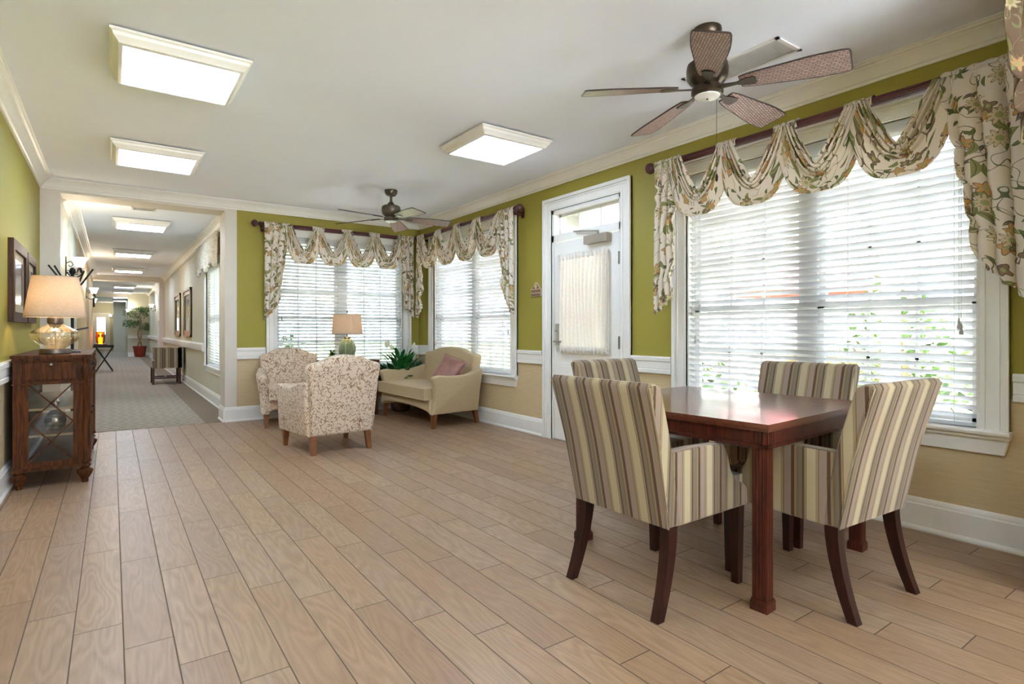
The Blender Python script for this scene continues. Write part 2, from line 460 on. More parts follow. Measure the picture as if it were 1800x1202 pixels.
M['frame'] = m_wood('espresso_frame', (44, 26, 16), (82, 54, 34), .55, .0, spec=.25)

# ------------------------------------------------------------------ mesh helpers
class MB:
    def __init__(s): s.bm = bmesh.new(); s.uvs = False
    def _bev(s, verts, w, seg=1):
        edges = set(e for v in verts for e in v.link_edges)
        es = [e for e in edges if len(e.link_faces) == 2 and e.calc_face_angle(0) > math.radians(28)]
        if es: bmesh.ops.bevel(s.bm, geom=es, offset=w, segments=seg, profile=.5, affect='EDGES', clamp_overlap=True)
    def box(s, x0, x1, y0, y1, z0, z1, bev=0, seg=1, mat=None):
        P = [(x, y, z) for z in (z0, z1) for y in (y0, y1) for x in (x0, x1)]
        v = [s.bm.verts.new(Vector(q) if mat is None else mat @ Vector(q)) for q in P]
        for f in ((0, 2, 3, 1), (4, 5, 7, 6), (0, 1, 5, 4), (2, 6, 7, 3), (0, 4, 6, 2), (1, 3, 7, 5)): s.bm.faces.new([v[i] for i in f])
        if bev: s._bev(v, bev, seg)
        return s
    def prism(s, pts, t0, t1, plane='xz', bev=0, seg=1, fn=None, mat=None):
        def mk(a, b, t):
            q = {'xz': (a, t, b), 'yz': (t, a, b), 'xy': (a, b, t)}[plane]
            q = Vector(q)
            if fn: q = Vector(fn(*q))
            return mat @ q if mat is not None else q
        A = [s.bm.verts.new(mk(a, b, t0)) for a, b in pts]; B = [s.bm.verts.new(mk(a, b, t1)) for a, b in pts]
        n = len(pts)
        fs = [s.bm.faces.new(A), s.bm.faces.new(B[::-1])]
        for i in range(n): fs.append(s.bm.faces.new((A[i], B[i], B[(i + 1) % n], A[(i + 1) % n])))
        bmesh.ops.recalc_face_normals(s.bm, faces=fs)
        if bev:
            rim = [e for f in fs[:2] for e in f.edges]
            bmesh.ops.bevel(s.bm, geom=rim, offset=bev, segments=seg, profile=.5, affect='EDGES', clamp_overlap=True)
        return s
    def lathe(s, prof, seg=24, c=(0, 0), mat=None, ribs=0, amp=0.0, caps=True):
        rings = []
        for r, z in prof:
            ring = []
            for i in range(seg):
                a = 2 * PI * i / seg
                rr = r * (1 + amp * math.cos(ribs * a)) if ribs else r
                q = Vector((c[0] + rr * math.cos(a), c[1] + rr * math.sin(a), z))
                ring.append(s.bm.verts.new(mat @ q if mat is not None else q))
            rings.append(ring)
        for a, b in zip(rings, rings[1:]):
            for i in range(seg): s.bm.faces.new((a[i], a[(i + 1) % seg], b[(i + 1) % seg], b[i]))
        if caps:
            s.bm.faces.new(rings[0][::-1]); s.bm.faces.new(rings[-1])
        return s
    def tube(s, pts, r, seg=8, caps=True):
        pts = [Vector(p) for p in pts]; rings = []
        rs = r if isinstance(r, (list, tuple)) else [r] * len(pts)
        up = Vector((0, 0, 1))
        prev = None
        for i, p in enumerate(pts):
            d = (pts[min(i + 1, len(pts) - 1)] - pts[max(i - 1, 0)]).normalized()
            if prev is None: a = d.cross(up if abs(d.z) < .95 else Vector((1, 0, 0))).normalized()
            else: a = (prev - d * prev.dot(d)).normalized()
            prev = a; b = d.cross(a)
            rings.append([s.bm.verts.new(p + (a * math.cos(2 * PI * k / seg) + b * math.sin(2 * PI * k / seg)) * rs[i]) for k in range(seg)])
        for a, b in zip(rings, rings[1:]):
            for i in range(seg): s.bm.faces.new((a[i], a[(i + 1) % seg], b[(i + 1) % seg], b[i]))
        if caps: s.bm.faces.new(rings[0][::-1]); s.bm.faces.new(rings[-1])
        return s
    def grid(s, fn, nu, nv, uvfn=None):
        V = [[s.bm.verts.new(Vector(fn(i / nu, j / nv))) for j in range(nv + 1)] for i in range(nu + 1)]
        lay = s.bm.loops.layers.uv.verify() if uvfn else None
        s.uvs = bool(uvfn) or s.uvs
        for i in range(nu):
            for j in range(nv):
                f = s.bm.faces.new((V[i][j], V[i + 1][j], V[i + 1][j + 1], V[i][j + 1]))
                if lay:
                    for l, (a, b) in zip(f.loops, ((i, j), (i + 1, j), (i + 1, j + 1), (i, j + 1))): l[lay].uv = uvfn(a / nu, b / nv)
        return s
    def quadleaf(s, base, d, n, ln, w, bend=0.0, k=4):
        """pointed curved leaf blade"""
        d = Vector(d).normalized(); n = Vector(n); side = d.cross(n).normalized(); n = side.cross(d).normalized()
        L = []; R = []
        for i in range(k + 1):
            t = i / k; ww = w * math.sin(PI * min(1, .08 + t * .92)) ** .8 if i < k else .0005
            c = Vector(base) + d * ln * t - n * bend * ln * t * t
            L.append(s.bm.verts.new(c - side * ww * .5)); R.append(s.bm.verts.new(c + side * ww * .5))
        for i in range(k): s.bm.faces.new((L[i], R[i], R[i + 1], L[i + 1]))
        return s
    def move(s, fn):
        for v in s.bm.verts: v.co = Vector(fn(*v.co))
        return s
    def build(s, name, mat, parent=None, loc=None, rot=None, smooth=35, solid=0.0, kind=None, label=None, sub=0):
        me = bpy.data.meshes.new(name)
        if not s.uvs: bmesh.ops.recalc_face_normals(s.bm, faces=s.bm.faces[:]) if smooth != 'leaf' else None
        s.bm.to_mesh(me); s.bm.free()
        if not s.uvs:
            ul = me.uv_layers.new(name='UVMap'); vs = me.vertices
            for p in me.polygons:
                n = p.normal; ax = max(range(3), key=lambda i: abs(n[i]))
                for li in p.loop_indices:
                    c = vs[me.loops[li].vertex_index].co
                    ul.data[li].uv = ((c.y, c.z), (c.x, c.z), (c.x, c.y))[ax]
        if smooth == 'leaf': smooth = 180
        if smooth:
            for p in me.polygons: p.use_smooth = True
            me.set_sharp_from_angle(angle=math.radians(smooth))
        me.materials.append(M[mat] if isinstance(mat, str) else mat)
        o = bpy.data.objects.new(name, me); COL.objects.link(o)
        if parent is not None: o.parent = parent
        if loc is not None: o.location = loc
        if rot is not None: o.rotation_euler = rot
        if kind: o['kind'] = kind
        if label: o['label'] = label
        if solid:
            md = o.modifiers.new('thickness', 'SOLIDIFY'); md.thickness = solid; md.offset = 0
        if sub:
            md = o.modifiers.new('smooth', 'SUBSURF'); md.levels = sub; md.render_levels = sub
        return o

def tag(o, label, cat, group=None):
    o['label'] = label; o['category'] = cat
    if group: o['group'] = group
    return o
def thing(name, label, cat, loc=(0, 0, 0), rz=0, group=None):
    o = bpy.data.objects.new(name, None); COL.objects.link(o); o.empty_display_size = .1
    o.location = loc; o.rotation_euler = (0, 0, rz)
    return tag(o, label, cat, group)
def struct(o): o['kind'] = 'structure'; return o
def sroot(name, loc=(0, 0, 0)):
    o = bpy.data.objects.new(name, None); COL.objects.link(o); o.location = loc; o['kind'] = 'structure'; return o
def dup(root, loc, rz, label, group=None):
    r = root.copy(); COL.objects.link(r); r.location = loc; r.rotation_euler = (0, 0, rz); r['label'] = label
    if group: r['group'] = group
    def rec(src, dst):
        for ch in src.children:
            c = ch.copy(); COL.objects.link(c); c.parent = dst; rec(ch, c)
    rec(root, r); return r
def arc(cx, cy, r, a0, a1, n): return [(cx + r * math.cos(math.radians(a0 + (a1 - a0) * i / n)), cy + r * math.sin(math.radians(a0 + (a1 - a0) * i / n))) for i in range(n + 1)]
def spline(P, n=6):
    """Catmull-Rom through 2-D or 3-D points"""
    P = [Vector(p) for p in P]; out = []
    for i in range(len(P) - 1):
        p0 = P[max(i - 1, 0)]; p1 = P[i]; p2 = P[i + 1]; p3 = P[min(i + 2, len(P) - 1)]
        for k in range(n):
            t = k / n
            out.append(.5 * ((2 * p1) + (p2 - p0) * t + (2 * p0 - 5 * p1 + 4 * p2 - p3) * t * t + (3 * p1 - p0 - 3 * p2 + p3) * t ** 3))
    out.append(P[-1]); return [tuple(q) for q in out]

# ------------------------------------------------------------------ room shell
XL, XR, YB, ZC = -.62, 3.755, 7.717, 2.735
YF = -4.2          # end of the room behind the camera
HX0, HX1, HY0 = -.45, 1.275, 8.07      # hall
HZ = 2.69
def wall(name, axis, p0, p1, a0, a1, z0, z1, ops, mat):
    """axis 'x': wall plane spans y, thickness p0..p1 in x"""
    mb = MB()
    def bx(b0, b1, c0, c1):
        if b1 - b0 < 1e-4 or c1 - c0 < 1e-4: return
        if axis == 'x': mb.box(p0, p1, b0, b1, c0, c1)
        else: mb.box(b0, b1, p0, p1, c0, c1)
    cur = a0
    for (o0, o1, q0, q1) in sorted(ops):
        bx(cur, o0, z0, z1); bx(o0, o1, z0, q0); bx(o0, o1, q1, z1); cur = o1
    bx(cur, a1, z0, z1)
    return struct(mb.build(name, mat, smooth=0))
WIN = {1: (1.01, 2.875, .60, 2.36), 2: (5.31, 7.215, .60, 2.36), 3: (1.735, 3.49, .60, 2.36)}
DOOR = (3.585, 4.571, 0, 2.375)
struct(MB().box(XL - .15, XR + .15, YF - .1, YB + .03, -.12, 0).build('floor', 'floor', smooth=0))
struct(MB().box(-4.0, 3.0, YB + .03, 42, -.12, .004).build('floor_hall', 'carpet', smooth=0))
struct(MB().box(XL - .15, XR + .15, YF - .1, HY0, ZC, ZC + .12).build('ceiling', 'ceil', smooth=0))
struct(MB().box(-4.0, 3.0, HY0, 42, HZ, HZ + .12).build('ceiling_hall', 'ceil', smooth=0))
wall('wall_left', 'x', XL - .12, XL, YF, YB, 0, ZC, [], 'wall')
wall('wall_right', 'x', XR, XR + .14, YF, YB + .14, 0, ZC, [WIN[1], WIN[2], DOOR], 'wall')
wall('wall_back', 'y', YB, YB + .14, 1.266, XR, 0, ZC, [WIN[3]], 'wall')
wall('wall_front', 'y', YF - .12, YF, XL, XR, 0, ZC, [(-.40, 3.50, .12, 2.45)], 'wall')
struct(MB().box(3.22, XR, .56, .66, 0, ZC).build('wall_wing', 'wall', smooth=0))
struct(MB().box(3.20, XR, .66, .678, 0, .18, .004).box(3.20, 3.22, .56, .678, 0, .18, .004).build('baseboard_wing', 'trim', smooth=0))
struct(MB().box(3.195, XR, .66, .685, .765, .912, .004).box(3.195, 3.22, .56, .685, .765, .912, .004).build('trim_31', 'trim', smooth=0))
# columns and header of the hall opening
struct(MB().box(1.132, 1.266, YB - .012, HY0, 0, 2.6, .004).build('trim_11', 'column', smooth=0))
struct(MB().box(XL, HX0, YB - .012, HY0, 0, 2.6, .004).build('trim_12', 'column', smooth=0))
struct(MB().box(XL, 1.266, YB - .006, HY0, 2.6, ZC, .002).build('trim_13', 'column', smooth=0))

def moulding(name, prof, a0, a1, side, mat='trim', wallpos=0.0, m0=0, m1=0):
    """prof: (out, z) outline; side '+x','-x','+y','-y' = direction it faces; m0/m1: mitre sign at the ends"""
    mb = MB()
    rows = []
    for a, ms in ((a0, m0), (a1, m1)):
        r = []
        for out, z in prof:
            aa = a + ms * out
            if side == '-x': q = (wallpos - out, aa, z)
            elif side == '+x': q = (wallpos + out, aa, z)
            elif side == '-y': q = (aa, wallpos - out, z)
            else: q = (aa, wallpos + out, z)
            r.append(mb.bm.verts.new(q))
        rows.append(r)
    n = len(prof)
    mb.bm.faces.new(rows[0]); mb.bm.faces.new(rows[1][::-1])
    for i in range(n): mb.bm.faces.new((rows[0][i], rows[1][i], rows[1][(i + 1) % n], rows[0][(i + 1) % n]))
    return struct(mb.build(name, mat, smooth=25))
def crown(z, s=1.0): return [(0, z), (0, z - .108 * s), (.012 * s, z - .108 * s), (.014 * s, z - .092 * s), (.024 * s, z - .088 * s), (.030 * s, z - .072 * s), (.048 * s, z - .045 * s), (.070 * s, z - .030 * s), (.074 * s, z - .022 * s), (.088 * s, z - .018 * s), (.092 * s, z - .008 * s), (.104 * s, z - .006 * s), (.104 * s, z)]
BASE = [(0, 0), (.03, 0), (.03, .012), (.024, .022), (.018, .026), (.018, .145), (.014, .152), (.014, .158), (.008, .176), (.004, .182), (0, .182)]
RAIL = [(0, .765), (.012, .765), (.026, .772), (.026, .80), (.018, .806), (.022, .812), (.022, .862), (.018, .868), (.03, .874), (.032, .900), (.026, .912), (0, .912)]
moulding('trim_1', crown(ZC), YF, YB, '+x', wallpos=XL, m1=-1, m0=1)
moulding('trim_2', crown(ZC), YF, YB, '-x', wallpos=XR, m1=-1, m0=1)
moulding('trim_3', crown(ZC), XL, XR, '-y', wallpos=YB - .012, m0=1, m1=-1)
segs_r = [(YF, .56), (.68, 3.455), (4.715, YB)]
for i, (a, b) in enumerate(segs_r): moulding('baseboard_right' + ('', '_middle', '_rear')[i], BASE, a, b, '-x', wallpos=XR, m1=-1 if i == 2 else 0)
moulding('baseboard_left', BASE, YF, YB - .012, '+x', wallpos=XL)
moulding('baseboard_back', BASE, 1.13, XR, '-y', wallpos=YB - .012, m1=-1)
moulding('baseboard_column_left', BASE, XL, HX0, '-y', wallpos=YB - .012)
k = 4
for a, b in ((.66, .868), (3.02, 3.455), (4.715, 5.165), (7.362, YB)):
    moulding('trim_%d' % k, RAIL, a, b, '-x', wallpos=XR, m1=-1 if b == YB else 0); k += 1
moulding('trim_8', RAIL, YF, YB - .012, '+x', wallpos=XL)
moulding('trim_9', RAIL, 1.266, 1.60, '-y', wallpos=YB)
moulding('trim_10', RAIL, 3.622, XR, '-y', wallpos=YB, m1=-1)

# ------------------------------------------------------------------ windows
CAS = .128
def to_wall(o, which):
    """local frame: x along the wall, y out of the wall into the room, z up -> world"""
    if which == 'R': o.matrix_world = Matrix(((0, -1, 0, XR), (1, 0, 0, 0), (0, 0, 1, 0), (0, 0, 0, 1)))
    if which == 'B': o.matrix_world = Matrix(((-1, 0, 0, 0), (0, -1, 0, YB), (0, 0, 1, 0), (0, 0, 0, 1)))
def casing_bar(mb, x0, x1, z0, z1, vert=True):
    # stepped profile
    w = (x1 - x0) if vert else (z1 - z0)
    steps = ((0, 1, .016), (0.0, .16, .034), (.20, .26, .024), (.70, .76, .022), (.86, 1.0, .022))
    return steps
def frame_casing(mb, a0, a1, z0, z1, w, bottom=False):
    """picture-frame casing with stepped mouldings, local coords"""
    for (i0, i1, d) in ((0, w, .016), (w - .03, w, .036), (w - .05, w - .038, .024), (.012, .03, .024), (0, .006, .020)):
        # measured outwards from the opening
        mb.box(a0 - i1, a0 - i0, -.001, d, z0, z1 + i1, .002); mb.box(a1 + i0, a1 + i1, -.001, d, z0, z1 + i1, .002)
        mb.box(a0 - i0, a1 + i0, -.001, d, z1 + i0, z1 + i1, .002)
def window(idx, which, a0, a1, z0, z1, flip=False):
    r = sroot('window_%d' % idx); to_wall(r, which)
    if which == 'B': a0, a1 = -a1, -a0
    mb = MB(); frame_casing(mb, a0, a1, z0, z1, CAS)
    mb.build('window_casing', 'trim', r, smooth=0)
    mb = MB(); t = .012      # jamb liner
    mb.box(a0, a0 + t, -.14, 0, z0, z1).box(a1 - t, a1, -.14, 0, z0, z1).box(a0, a1, -.14, 0, z1 - t, z1).box(a0, a1, -.14, 0, z0, z0 + t)
    mb.build('jamb_liner', 'trim', r, smooth=0)
    mb = MB().prism([(-.02, z0 - .012), (.062, z0 - .012), (.070, z0 - .006), (.072, z0 + .004), (.066, z0 + .012), (-.02, z0 + .012)], a0 - CAS - .012, a1 + CAS + .012, 'yz')
    mb.box(a0 - CAS - .006, a1 + CAS + .006, 0, .045, z0 - .030, z0 - .012, .004)
    mb.build('window_sill', 'trim', r, smooth=20)
    mb = MB().prism([(a0 - CAS, z0 - .030), (a0 - CAS + .02, z0 - .115), (a1 + CAS - .02, z0 - .115), (a1 + CAS, z0 - .030)], 0, .022, 'xz', .003)
    mb.build('sill_apron', 'trim', r, smooth=0)
    mid = (a0 + a1) / 2; mw = .05; zm = 1.30
    fr = MB().box(mid - mw, mid + mw, -.13, -.075, z0, z1, .003).build('window_mullion', 'pvc', r, smooth=0)
    for (b0, b1) in ((a0 + t, mid - mw), (mid + mw, a1 - t)):
        for (c0, c1, yy) in ((z0 + t, zm + .02, -.100), (zm - .02, z1 - t, -.125)):
            mb = MB(); s = .042
            mb.box(b0, b0 + s, yy - .015, yy + .015, c0, c1).box(b1 - s, b1, yy - .015, yy + .015, c0, c1).box(b0, b1, yy - .015, yy + .015, c0, c0 + s).box(b0, b1, yy - .015, yy + .015, c1 - s, c1)
            g = .009
            for q in (1, 2): xx = b0 + s + (b1 - b0 - 2 * s) * q / 3; mb.box(xx - g, xx + g, yy - .006, yy + .006, c0 + s, c1 - s)
            for q in ((1,) if c1 - c0 < .8 else (1, 2)):
                zz = c0 + s + (c1 - c0 - 2 * s) * q / (2 if c1 - c0 < .8 else 3); mb.box(b0 + s, b1 - s, yy - .006, yy + .006, zz - g, zz + g)
            f = mb.build('window_sash', 'pvc', r, smooth=0)
            MB().box(b0 + s, b1 - s, yy - .002, yy + .002, c0 + s, c1 - s).build('window_pane', 'glass', f, smooth=0)
    return r
window(1, 'R', *WIN[1]); window(2, 'R', *WIN[2]); window(3, 'B', *WIN[3])

# unseen glazed wall behind the viewer, added to let in fill daylight
r = sroot('window_5')
mb = MB().box(-.40, 3.50, YF - .10, YF - .04, .12, .17).box(-.40, 3.50, YF - .10, YF - .04, 2.40, 2.45)
for i in range(5):
    x = -.40 + 3.9 * i / 4; mb.box(max(-.40, x - .03), min(3.50, x + .03), YF - .10, YF - .04, .12, 2.45)
mb.build('window_frame', 'pvc', r, smooth=0)
MB().box(-.40, 3.50, YF - .072, YF - .068, .17, 2.40).build('window_pane', 'glass', r, smooth=0)
MB().box(-.45, 3.55, YF - .02, YF + .05, .09, .12, .004).build('window_sill', 'trim', r, smooth=0)

# ------------------------------------------------------------------ blinds
def blind(name, which, a0, a1, z0, z1, label, tassels, tilt=-22, root_loc=None, pitch=.0452, group='white slatted window blinds'):
    r = thing(name, label, 'window blind', group=group)
    if which in 'RB': to_wall(r, which)
    else: r.matrix_world = root_loc
    if which == 'B': a0, a1 = -a1, -a0
    a0 += .012; a1 -= .012
    yc = -.035
    MB().box(a0, a1, yc - .028, yc + .03, z1 - .055, z1 - .002, .003).build('head_rail', 'slat', r, smooth=0)
    MB().box(a0 - .004, a1 + .004, yc + .03, yc + .042, z1 - .078, z1, .004).build('blind_pelmet', 'slat', r, smooth=0)
    n = int((z1 - .09 - (z0 + .05)) / pitch)
    mb = MB(); ct, st_ = math.cos(math.radians(tilt)), math.sin(math.radians(tilt))
    for i in range(n + 1):
        z = z1 - .095 - i * pitch
        tt = tilt + random.uniform(-1.2, 1.2); ct, st_ = math.cos(math.radians(tt)), math.sin(math.radians(tt))
        P = []
        for s_, c_ in ((-.025, 0), (-.009, .0020), (.009, .0020), (.025, 0)): P.append((s_, c_))
        prof = [(s_, c_ + .0012) for s_, c_ in P] + [(s_, c_ - .0012) for s_, c_ in P[::-1]]
        prof = [(yc + a * ct + b * st_, z - a * st_ + b * ct) for a, b in prof]
        mb.prism(prof, a0, a1, 'yz')
    zb = z1 - .095 - (n + 1) * pitch
    mb.build('slat_stack', 'slat', r, smooth=50)
    MB().box(a0, a1, yc - .024, yc + .024, zb - .008, zb + .010, .003).build('bottom_rail', 'slat', r, smooth=0)
    w = a1 - a0; m = max(2, round(w / .45))
    for q in range(m):
        xx = a0 + .10 + (w - .2) * q / (m - 1)
        MB().tube([(xx, yc + .027, zb), (xx, yc + .027, z1 - .06)], .0011, 4).tube([(xx, yc - .027, zb), (xx, yc - .027, z1 - .06)], .0011, 4).build('ladder_cord', 'cord', r)
    for xx, zt in tassels:
        if which == 'B': xx = -xx
        c = MB().tube([(xx, yc + .045, zt + .02), (xx, yc + .045, z1 - .03)], .0013, 4).build('pull_cord', 'cord', r)
        MB().lathe([(.003, zt + .03), (.006, zt + .02), (.006, zt - .005), (.010, zt - .014), (.010, zt - .03), (.004, zt - .032)], 10, (xx, yc + .045)).build('cord_tassel', 'tassel', c)
    return r
blind('window_blind', 'R', WIN[1][0], WIN[1][1], WIN[1][2] + .012, WIN[1][3] - .012, 'wide white slatted blind in the large window behind the dining table', [(1.095, 1.17), (1.085, 1.14), (2.82, 1.28), (2.79, 1.06)], tilt=-33)
blind('window_blind', 'R', WIN[2][0], WIN[2][1], WIN[2][2] + .012, WIN[2][3] - .012, 'white slatted blind in the window behind the taupe settee', [(7.13, 1.32), (7.15, .95), (5.36, 1.12)], tilt=-30)
blind('window_blind', 'B', WIN[3][0], WIN[3][1], WIN[3][2] + .012, WIN[3][3] - .012, 'white slatted blind in the window behind the green lamp', [(1.80, 1.29), (1.82, 1.02), (3.44, 1.27)], tilt=-30)

# ------------------------------------------------------------------ curtain rods and swag valances
RZ = 2.465
def rod(name, which, a0, a1, label, group='fluted burgundy curtain rods'):
    r = thing(name, label, 'curtain rod', group=group); to_wall(r, which)
    if which == 'B': a0, a1 = -a1, -a0
    y = .13
    rot = Matrix.Translation((0, y, RZ)) @ Matrix.Rotation(PI / 2, 4, 'Y')
    MB().lathe([(.026, a0 + .02), (.026, a1 - .02)], 32, mat=rot, ribs=12, amp=.05).build('rod_pole', 'rodwood', r)
    for s, a in ((-1, a0), (1, a1)):
        prof = [(.012, 0), (.030, .004), (.032, .012), (.020, .022), (.018, .030), (.034, .045), (.045, .062), (.046, .078), (.036, .096), (.018, .108), (.004, .112)]
        mt = Matrix.Translation((a, y, RZ)) @ Matrix.Rotation(s * PI / 2, 4, 'Y') @ Matrix.Translation((0, 0, -.02))
        MB().lathe(prof, 24, mat=mt, ribs=8, amp=.03).build('rod_finial', 'rodwood', r)
        MB().box(a - s * .06 - .012, a - s * .06 + .012, -.001, y, RZ - .055, RZ - .028, .003).box(a - s * .06 - .02, a - s * .06 + .02, .0, .012, RZ - .08, RZ + .03, .003).build('rod_bracket', 'rodwood', r)
    return r
rod('curtain_rod', 'R', .80, 3.09, 'burgundy curtain rod over the large window by the dining table')
rod('curtain_rod', 'R', 5.02, 7.44, 'burgundy curtain rod over the window behind the taupe settee')
rod('curtain_rod', 'B', 1.50, 3.63, 'burgundy curtain rod over the window beside the hall opening')

def swag_fn(x0, x1, yb, seed, dtop=.29, dbot=.47, dend=.23, sp=.05):
    rnd = random.Random(seed); ph = rnd.uniform(0, 6)
    W = x1 - x0
    def f(u, v):
        s = u
        q = abs(2 * s - 1)
        xt = x0 + W * (.13 + .74 * s + .035 * math.sin(2 * PI * s)); xb = x0 + W * (-.17 + 1.34 * s)
        # folds are gathered in the upper band, the lower band hangs smooth
        vf = min(1, v / .66)
        vv = .46 * vf ** .9 + .54 * max(0, (v - .66) / .34) ** .9
        x = xt + (xb - xt) * vv
        z = -(dtop + (dbot - dtop) * vv) * (1 - q ** (1.35 + 2.5 * vv)) ** .95
        a = math.sin(PI * s) ** .5
        fold = math.sin(vf * 2 * PI * 3.6 + ph + 1.0 * (s - .5)) * (1 - max(0, (v - .60) / .40)) ** .7
        env = .35 + .65 * a
        y = yb + .036 + .021 * fold * env + .028 * a * (1 - v) + .010 * (1 - a)
        z += .009 * math.cos(vf * 2 * PI * 3.6 + ph) * env * (1 - v)
        y += .006 * math.sin(s * 11 + v * 5) * v
        e = max(0, 1 - 7 * min(s, 1 - s)) * max(0, 1 - 3 * v)
        z += .012 * e; y -= .006 * e
        return (x, y, RZ + z)
    return f
def valance(which, a0, a1, label, tails, npk=4, pk=None, group='floral swag valances', lens=((.52, 1.18), (.50, 1.24))):
    r = thing('swag_valance', label, 'valance', group=group); to_wall(r, which)
    yb = .13
    sgn = 1
    if which == 'B': a0, a1 = -a1, -a0
    w = (a1 - a0) / npk
    for i in range(npk):
        x0 = a0 + w * i; x1 = x0 + w
        f = swag_fn(x0, x1, yb + .004 * (i % 2), i + 3)
        mb = MB().grid(f, 56, 44, lambda u, v, x0=x0, i=i: (i * 1.37 + u * .62, v * .62 + i * .31))
        mb.build('swag', 'floral', r, smooth=180, solid=.003)
        # fabric crossing over the rod at each peak
    for i in range(npk + 1):
        xc = a0 + w * i
        if i in (0, npk): continue
        def band(u, v, xc=xc, i=i):
            ang = math.radians(-38 + 240 * v); rr = .036 + .003 * math.sin(u * 19 + i)
            return (xc + (u - .5) * .155, yb + rr * math.cos(ang), RZ + rr * math.sin(ang))
        MB().grid(band, 8, 14, lambda u, v, i=i: (i * .77 + u * .14, v * .14)).build('rod_wrap', 'floral', r, smooth=180, solid=.003)
    for (t0, t1, li, lo, nar) in tails:      # inner edge, outer edge, lengths inner/outer, narrowing
        if which == 'B': t0, t1 = -t0, -t1
        d = t1 - t0
        def tail(u, v, t0=t0, d=d, li=li, lo=lo, nar_=nar):
            L = li + (lo - li) * (u ** .9)
            z = -L * v
            w5 = v * 5; stp = (math.floor(w5) + max(0, min(1, (w5 - math.floor(w5) - .72) / .28))) / 5
            k_ = 3.5
            fold = .55 * math.sin(2 * PI * k_ * u + .5) * .11
            uu = u + fold * min(1, .35 + v)
            x = t0 + d * (1 - (1 - uu) * (1 - nar_ * stp))
            y = yb + .040 + .022 * math.cos(2 * PI * k_ * u + .3) * (.6 + .6 * v) * min(1, .15 + v * 6)
            # cascade edge ruffles
            y += .022 * (1 - u) * math.sin(v * 16) * v; y += .012 * math.sin(w5 * 2 * PI) * (1 - u)
            e = max(0, 1 - 14 * v)
            return (x, y - .004 * e, RZ + .006 + z)
        def tband(u, v, t0=t0, d=d):
            ang = math.radians(-30 + 230 * v); rr = .037 + .003 * math.sin(u * 40)
            return (t0 + d * u, yb + rr * math.cos(ang), RZ + rr * math.sin(ang))
        MB().grid(tband, 20, 14, lambda u, v, t0=t0, d=d: (t0 + u * .5, v * .14)).build('rod_wrap', 'floral', r, smooth=180, solid=.003)
        MB().grid(tail, 56, 60, lambda u, v, d=d, lo=lo: (u * .55 + t0, v * lo)).build('cascade_tail', 'floral', r, smooth=180, solid=.003)
    return r
valance('R', 1.10, 2.86, 'cream floral swag valance over the large window by the dining table', [(2.83, 3.07, 1.06, 1.22, .22), (1.13, .745, .98, 1.22, .42)])
valance('R', 5.30, 7.28, 'cream floral swag valance over the window behind the taupe settee', [(7.24, 7.44, 1.0, 1.17, .30), (5.36, 5.05, .92, 1.17, .50)])
valance('B', 1.84, 3.38, 'cream floral swag valance over the window beside the hall opening', [(1.86, 1.555, 1.0, 1.22, .45), (3.36, 3.60, 1.0, 1.17, .35)])
# part of another valance hanging from the wing wall at the right edge
r = thing('swag_valance', 'folded floral valance edge with painted brown shade at the top right corner of the view', 'valance')
def edge(u, v):
    z = 2.66 - v * (.42 + .55 * u + .03 * math.sin(u * 30))
    return (2.99 + .46 * u + .05 * v * (1 - u) + .02 * math.sin(v * 9) * (1 - u), .705 + .022 * math.sin(u * 26 + v * 2), z)
MB().grid(edge, 40, 20, lambda u, v: (u * .8, v * .6)).build('gathered_panel', 'floral_shaded', r, smooth=180, solid=.003)
MB().tube([(2.99, .695, 2.66), (3.50, .695, 2.66)], .018, 10).build('rod_sleeve', 'floral_shaded', r)
MB().box(3.42, 3.44, .66, .70, 2.63, 2.66).build('rod_bracket', 'rodwood', r, smooth=0)

# ------------------------------------------------------------------ garden door
dr = sroot('door_1'); to_wall(dr, 'R')
y0, y1 = 3.615, 4.541
mb = MB(); frame_casing(mb, DOOR[0], DOOR[1], 0, DOOR[3], .125); mb.build('door_casing', 'trim', dr, smooth=0)
mb = MB().box(DOOR[0], y0, -.14, .004, 0, DOOR[3]).box(y1, DOOR[1], -.14, .004, 0, DOOR[3]).box(DOOR[0], DOOR[1], -.14, .004, 2.335, DOOR[3]).box(DOOR[0], DOOR[1], -.14, .004, 2.046, 2.115, .003)
mb.build('door_jamb', 'trim', dr, smooth=0)
mb = MB().box(y0, y1, -.09, -.07, 2.115, 2.14).box(y0, y1, -.09, -.07, 2.31, 2.335).box(y0, y0 + .03, -.09, -.07, 2.115, 2.335).box(y1 - .03, y1, -.09, -.07, 2.115, 2.335)
for q in (1, 2): xx = y0 + (y1 - y0) * q / 3; mb.box(xx - .008, xx + .008, -.09, -.07, 2.12, 2.33)
tr_ = mb.build('transom_sash', 'trim', dr, smooth=0)
MB().box(y0 + .03, y1 - .03, -.083, -.079, 2.14, 2.31).build('transom_pane', 'glass', tr_, smooth=0)
g0, g1, gz0, gz1 = 3.78, 4.385, .93, 1.86
mb = MB()
for (a, b, c, d) in ((y0 + .004, g0, .012, 2.038), (g1, y1 - .004, .012, 2.038), (g0, g1, .012, gz0), (g0, g1, gz1, 2.038)): mb.box(a, b, -.05, -.004, c, d)
sl = mb.build('door_slab', 'trim', dr, smooth=0)
mb = MB()
for (a, b, c, d) in ((g0 - .03, g0, gz0 - .03, gz1 + .03), (g1, g1 + .03, gz0 - .03, gz1 + .03), (g0, g1, gz0 - .03, gz0), (g0, g1, gz1, gz1 + .03)): mb.box(a, b, -.004, .006, c, d, .003)
mb.build('glazing_bead', 'trim', sl, smooth=0)
MB().box(g0, g1, -.03, -.026, gz0, gz1).build('door_pane', 'glass', sl, smooth=0)
mb = MB()
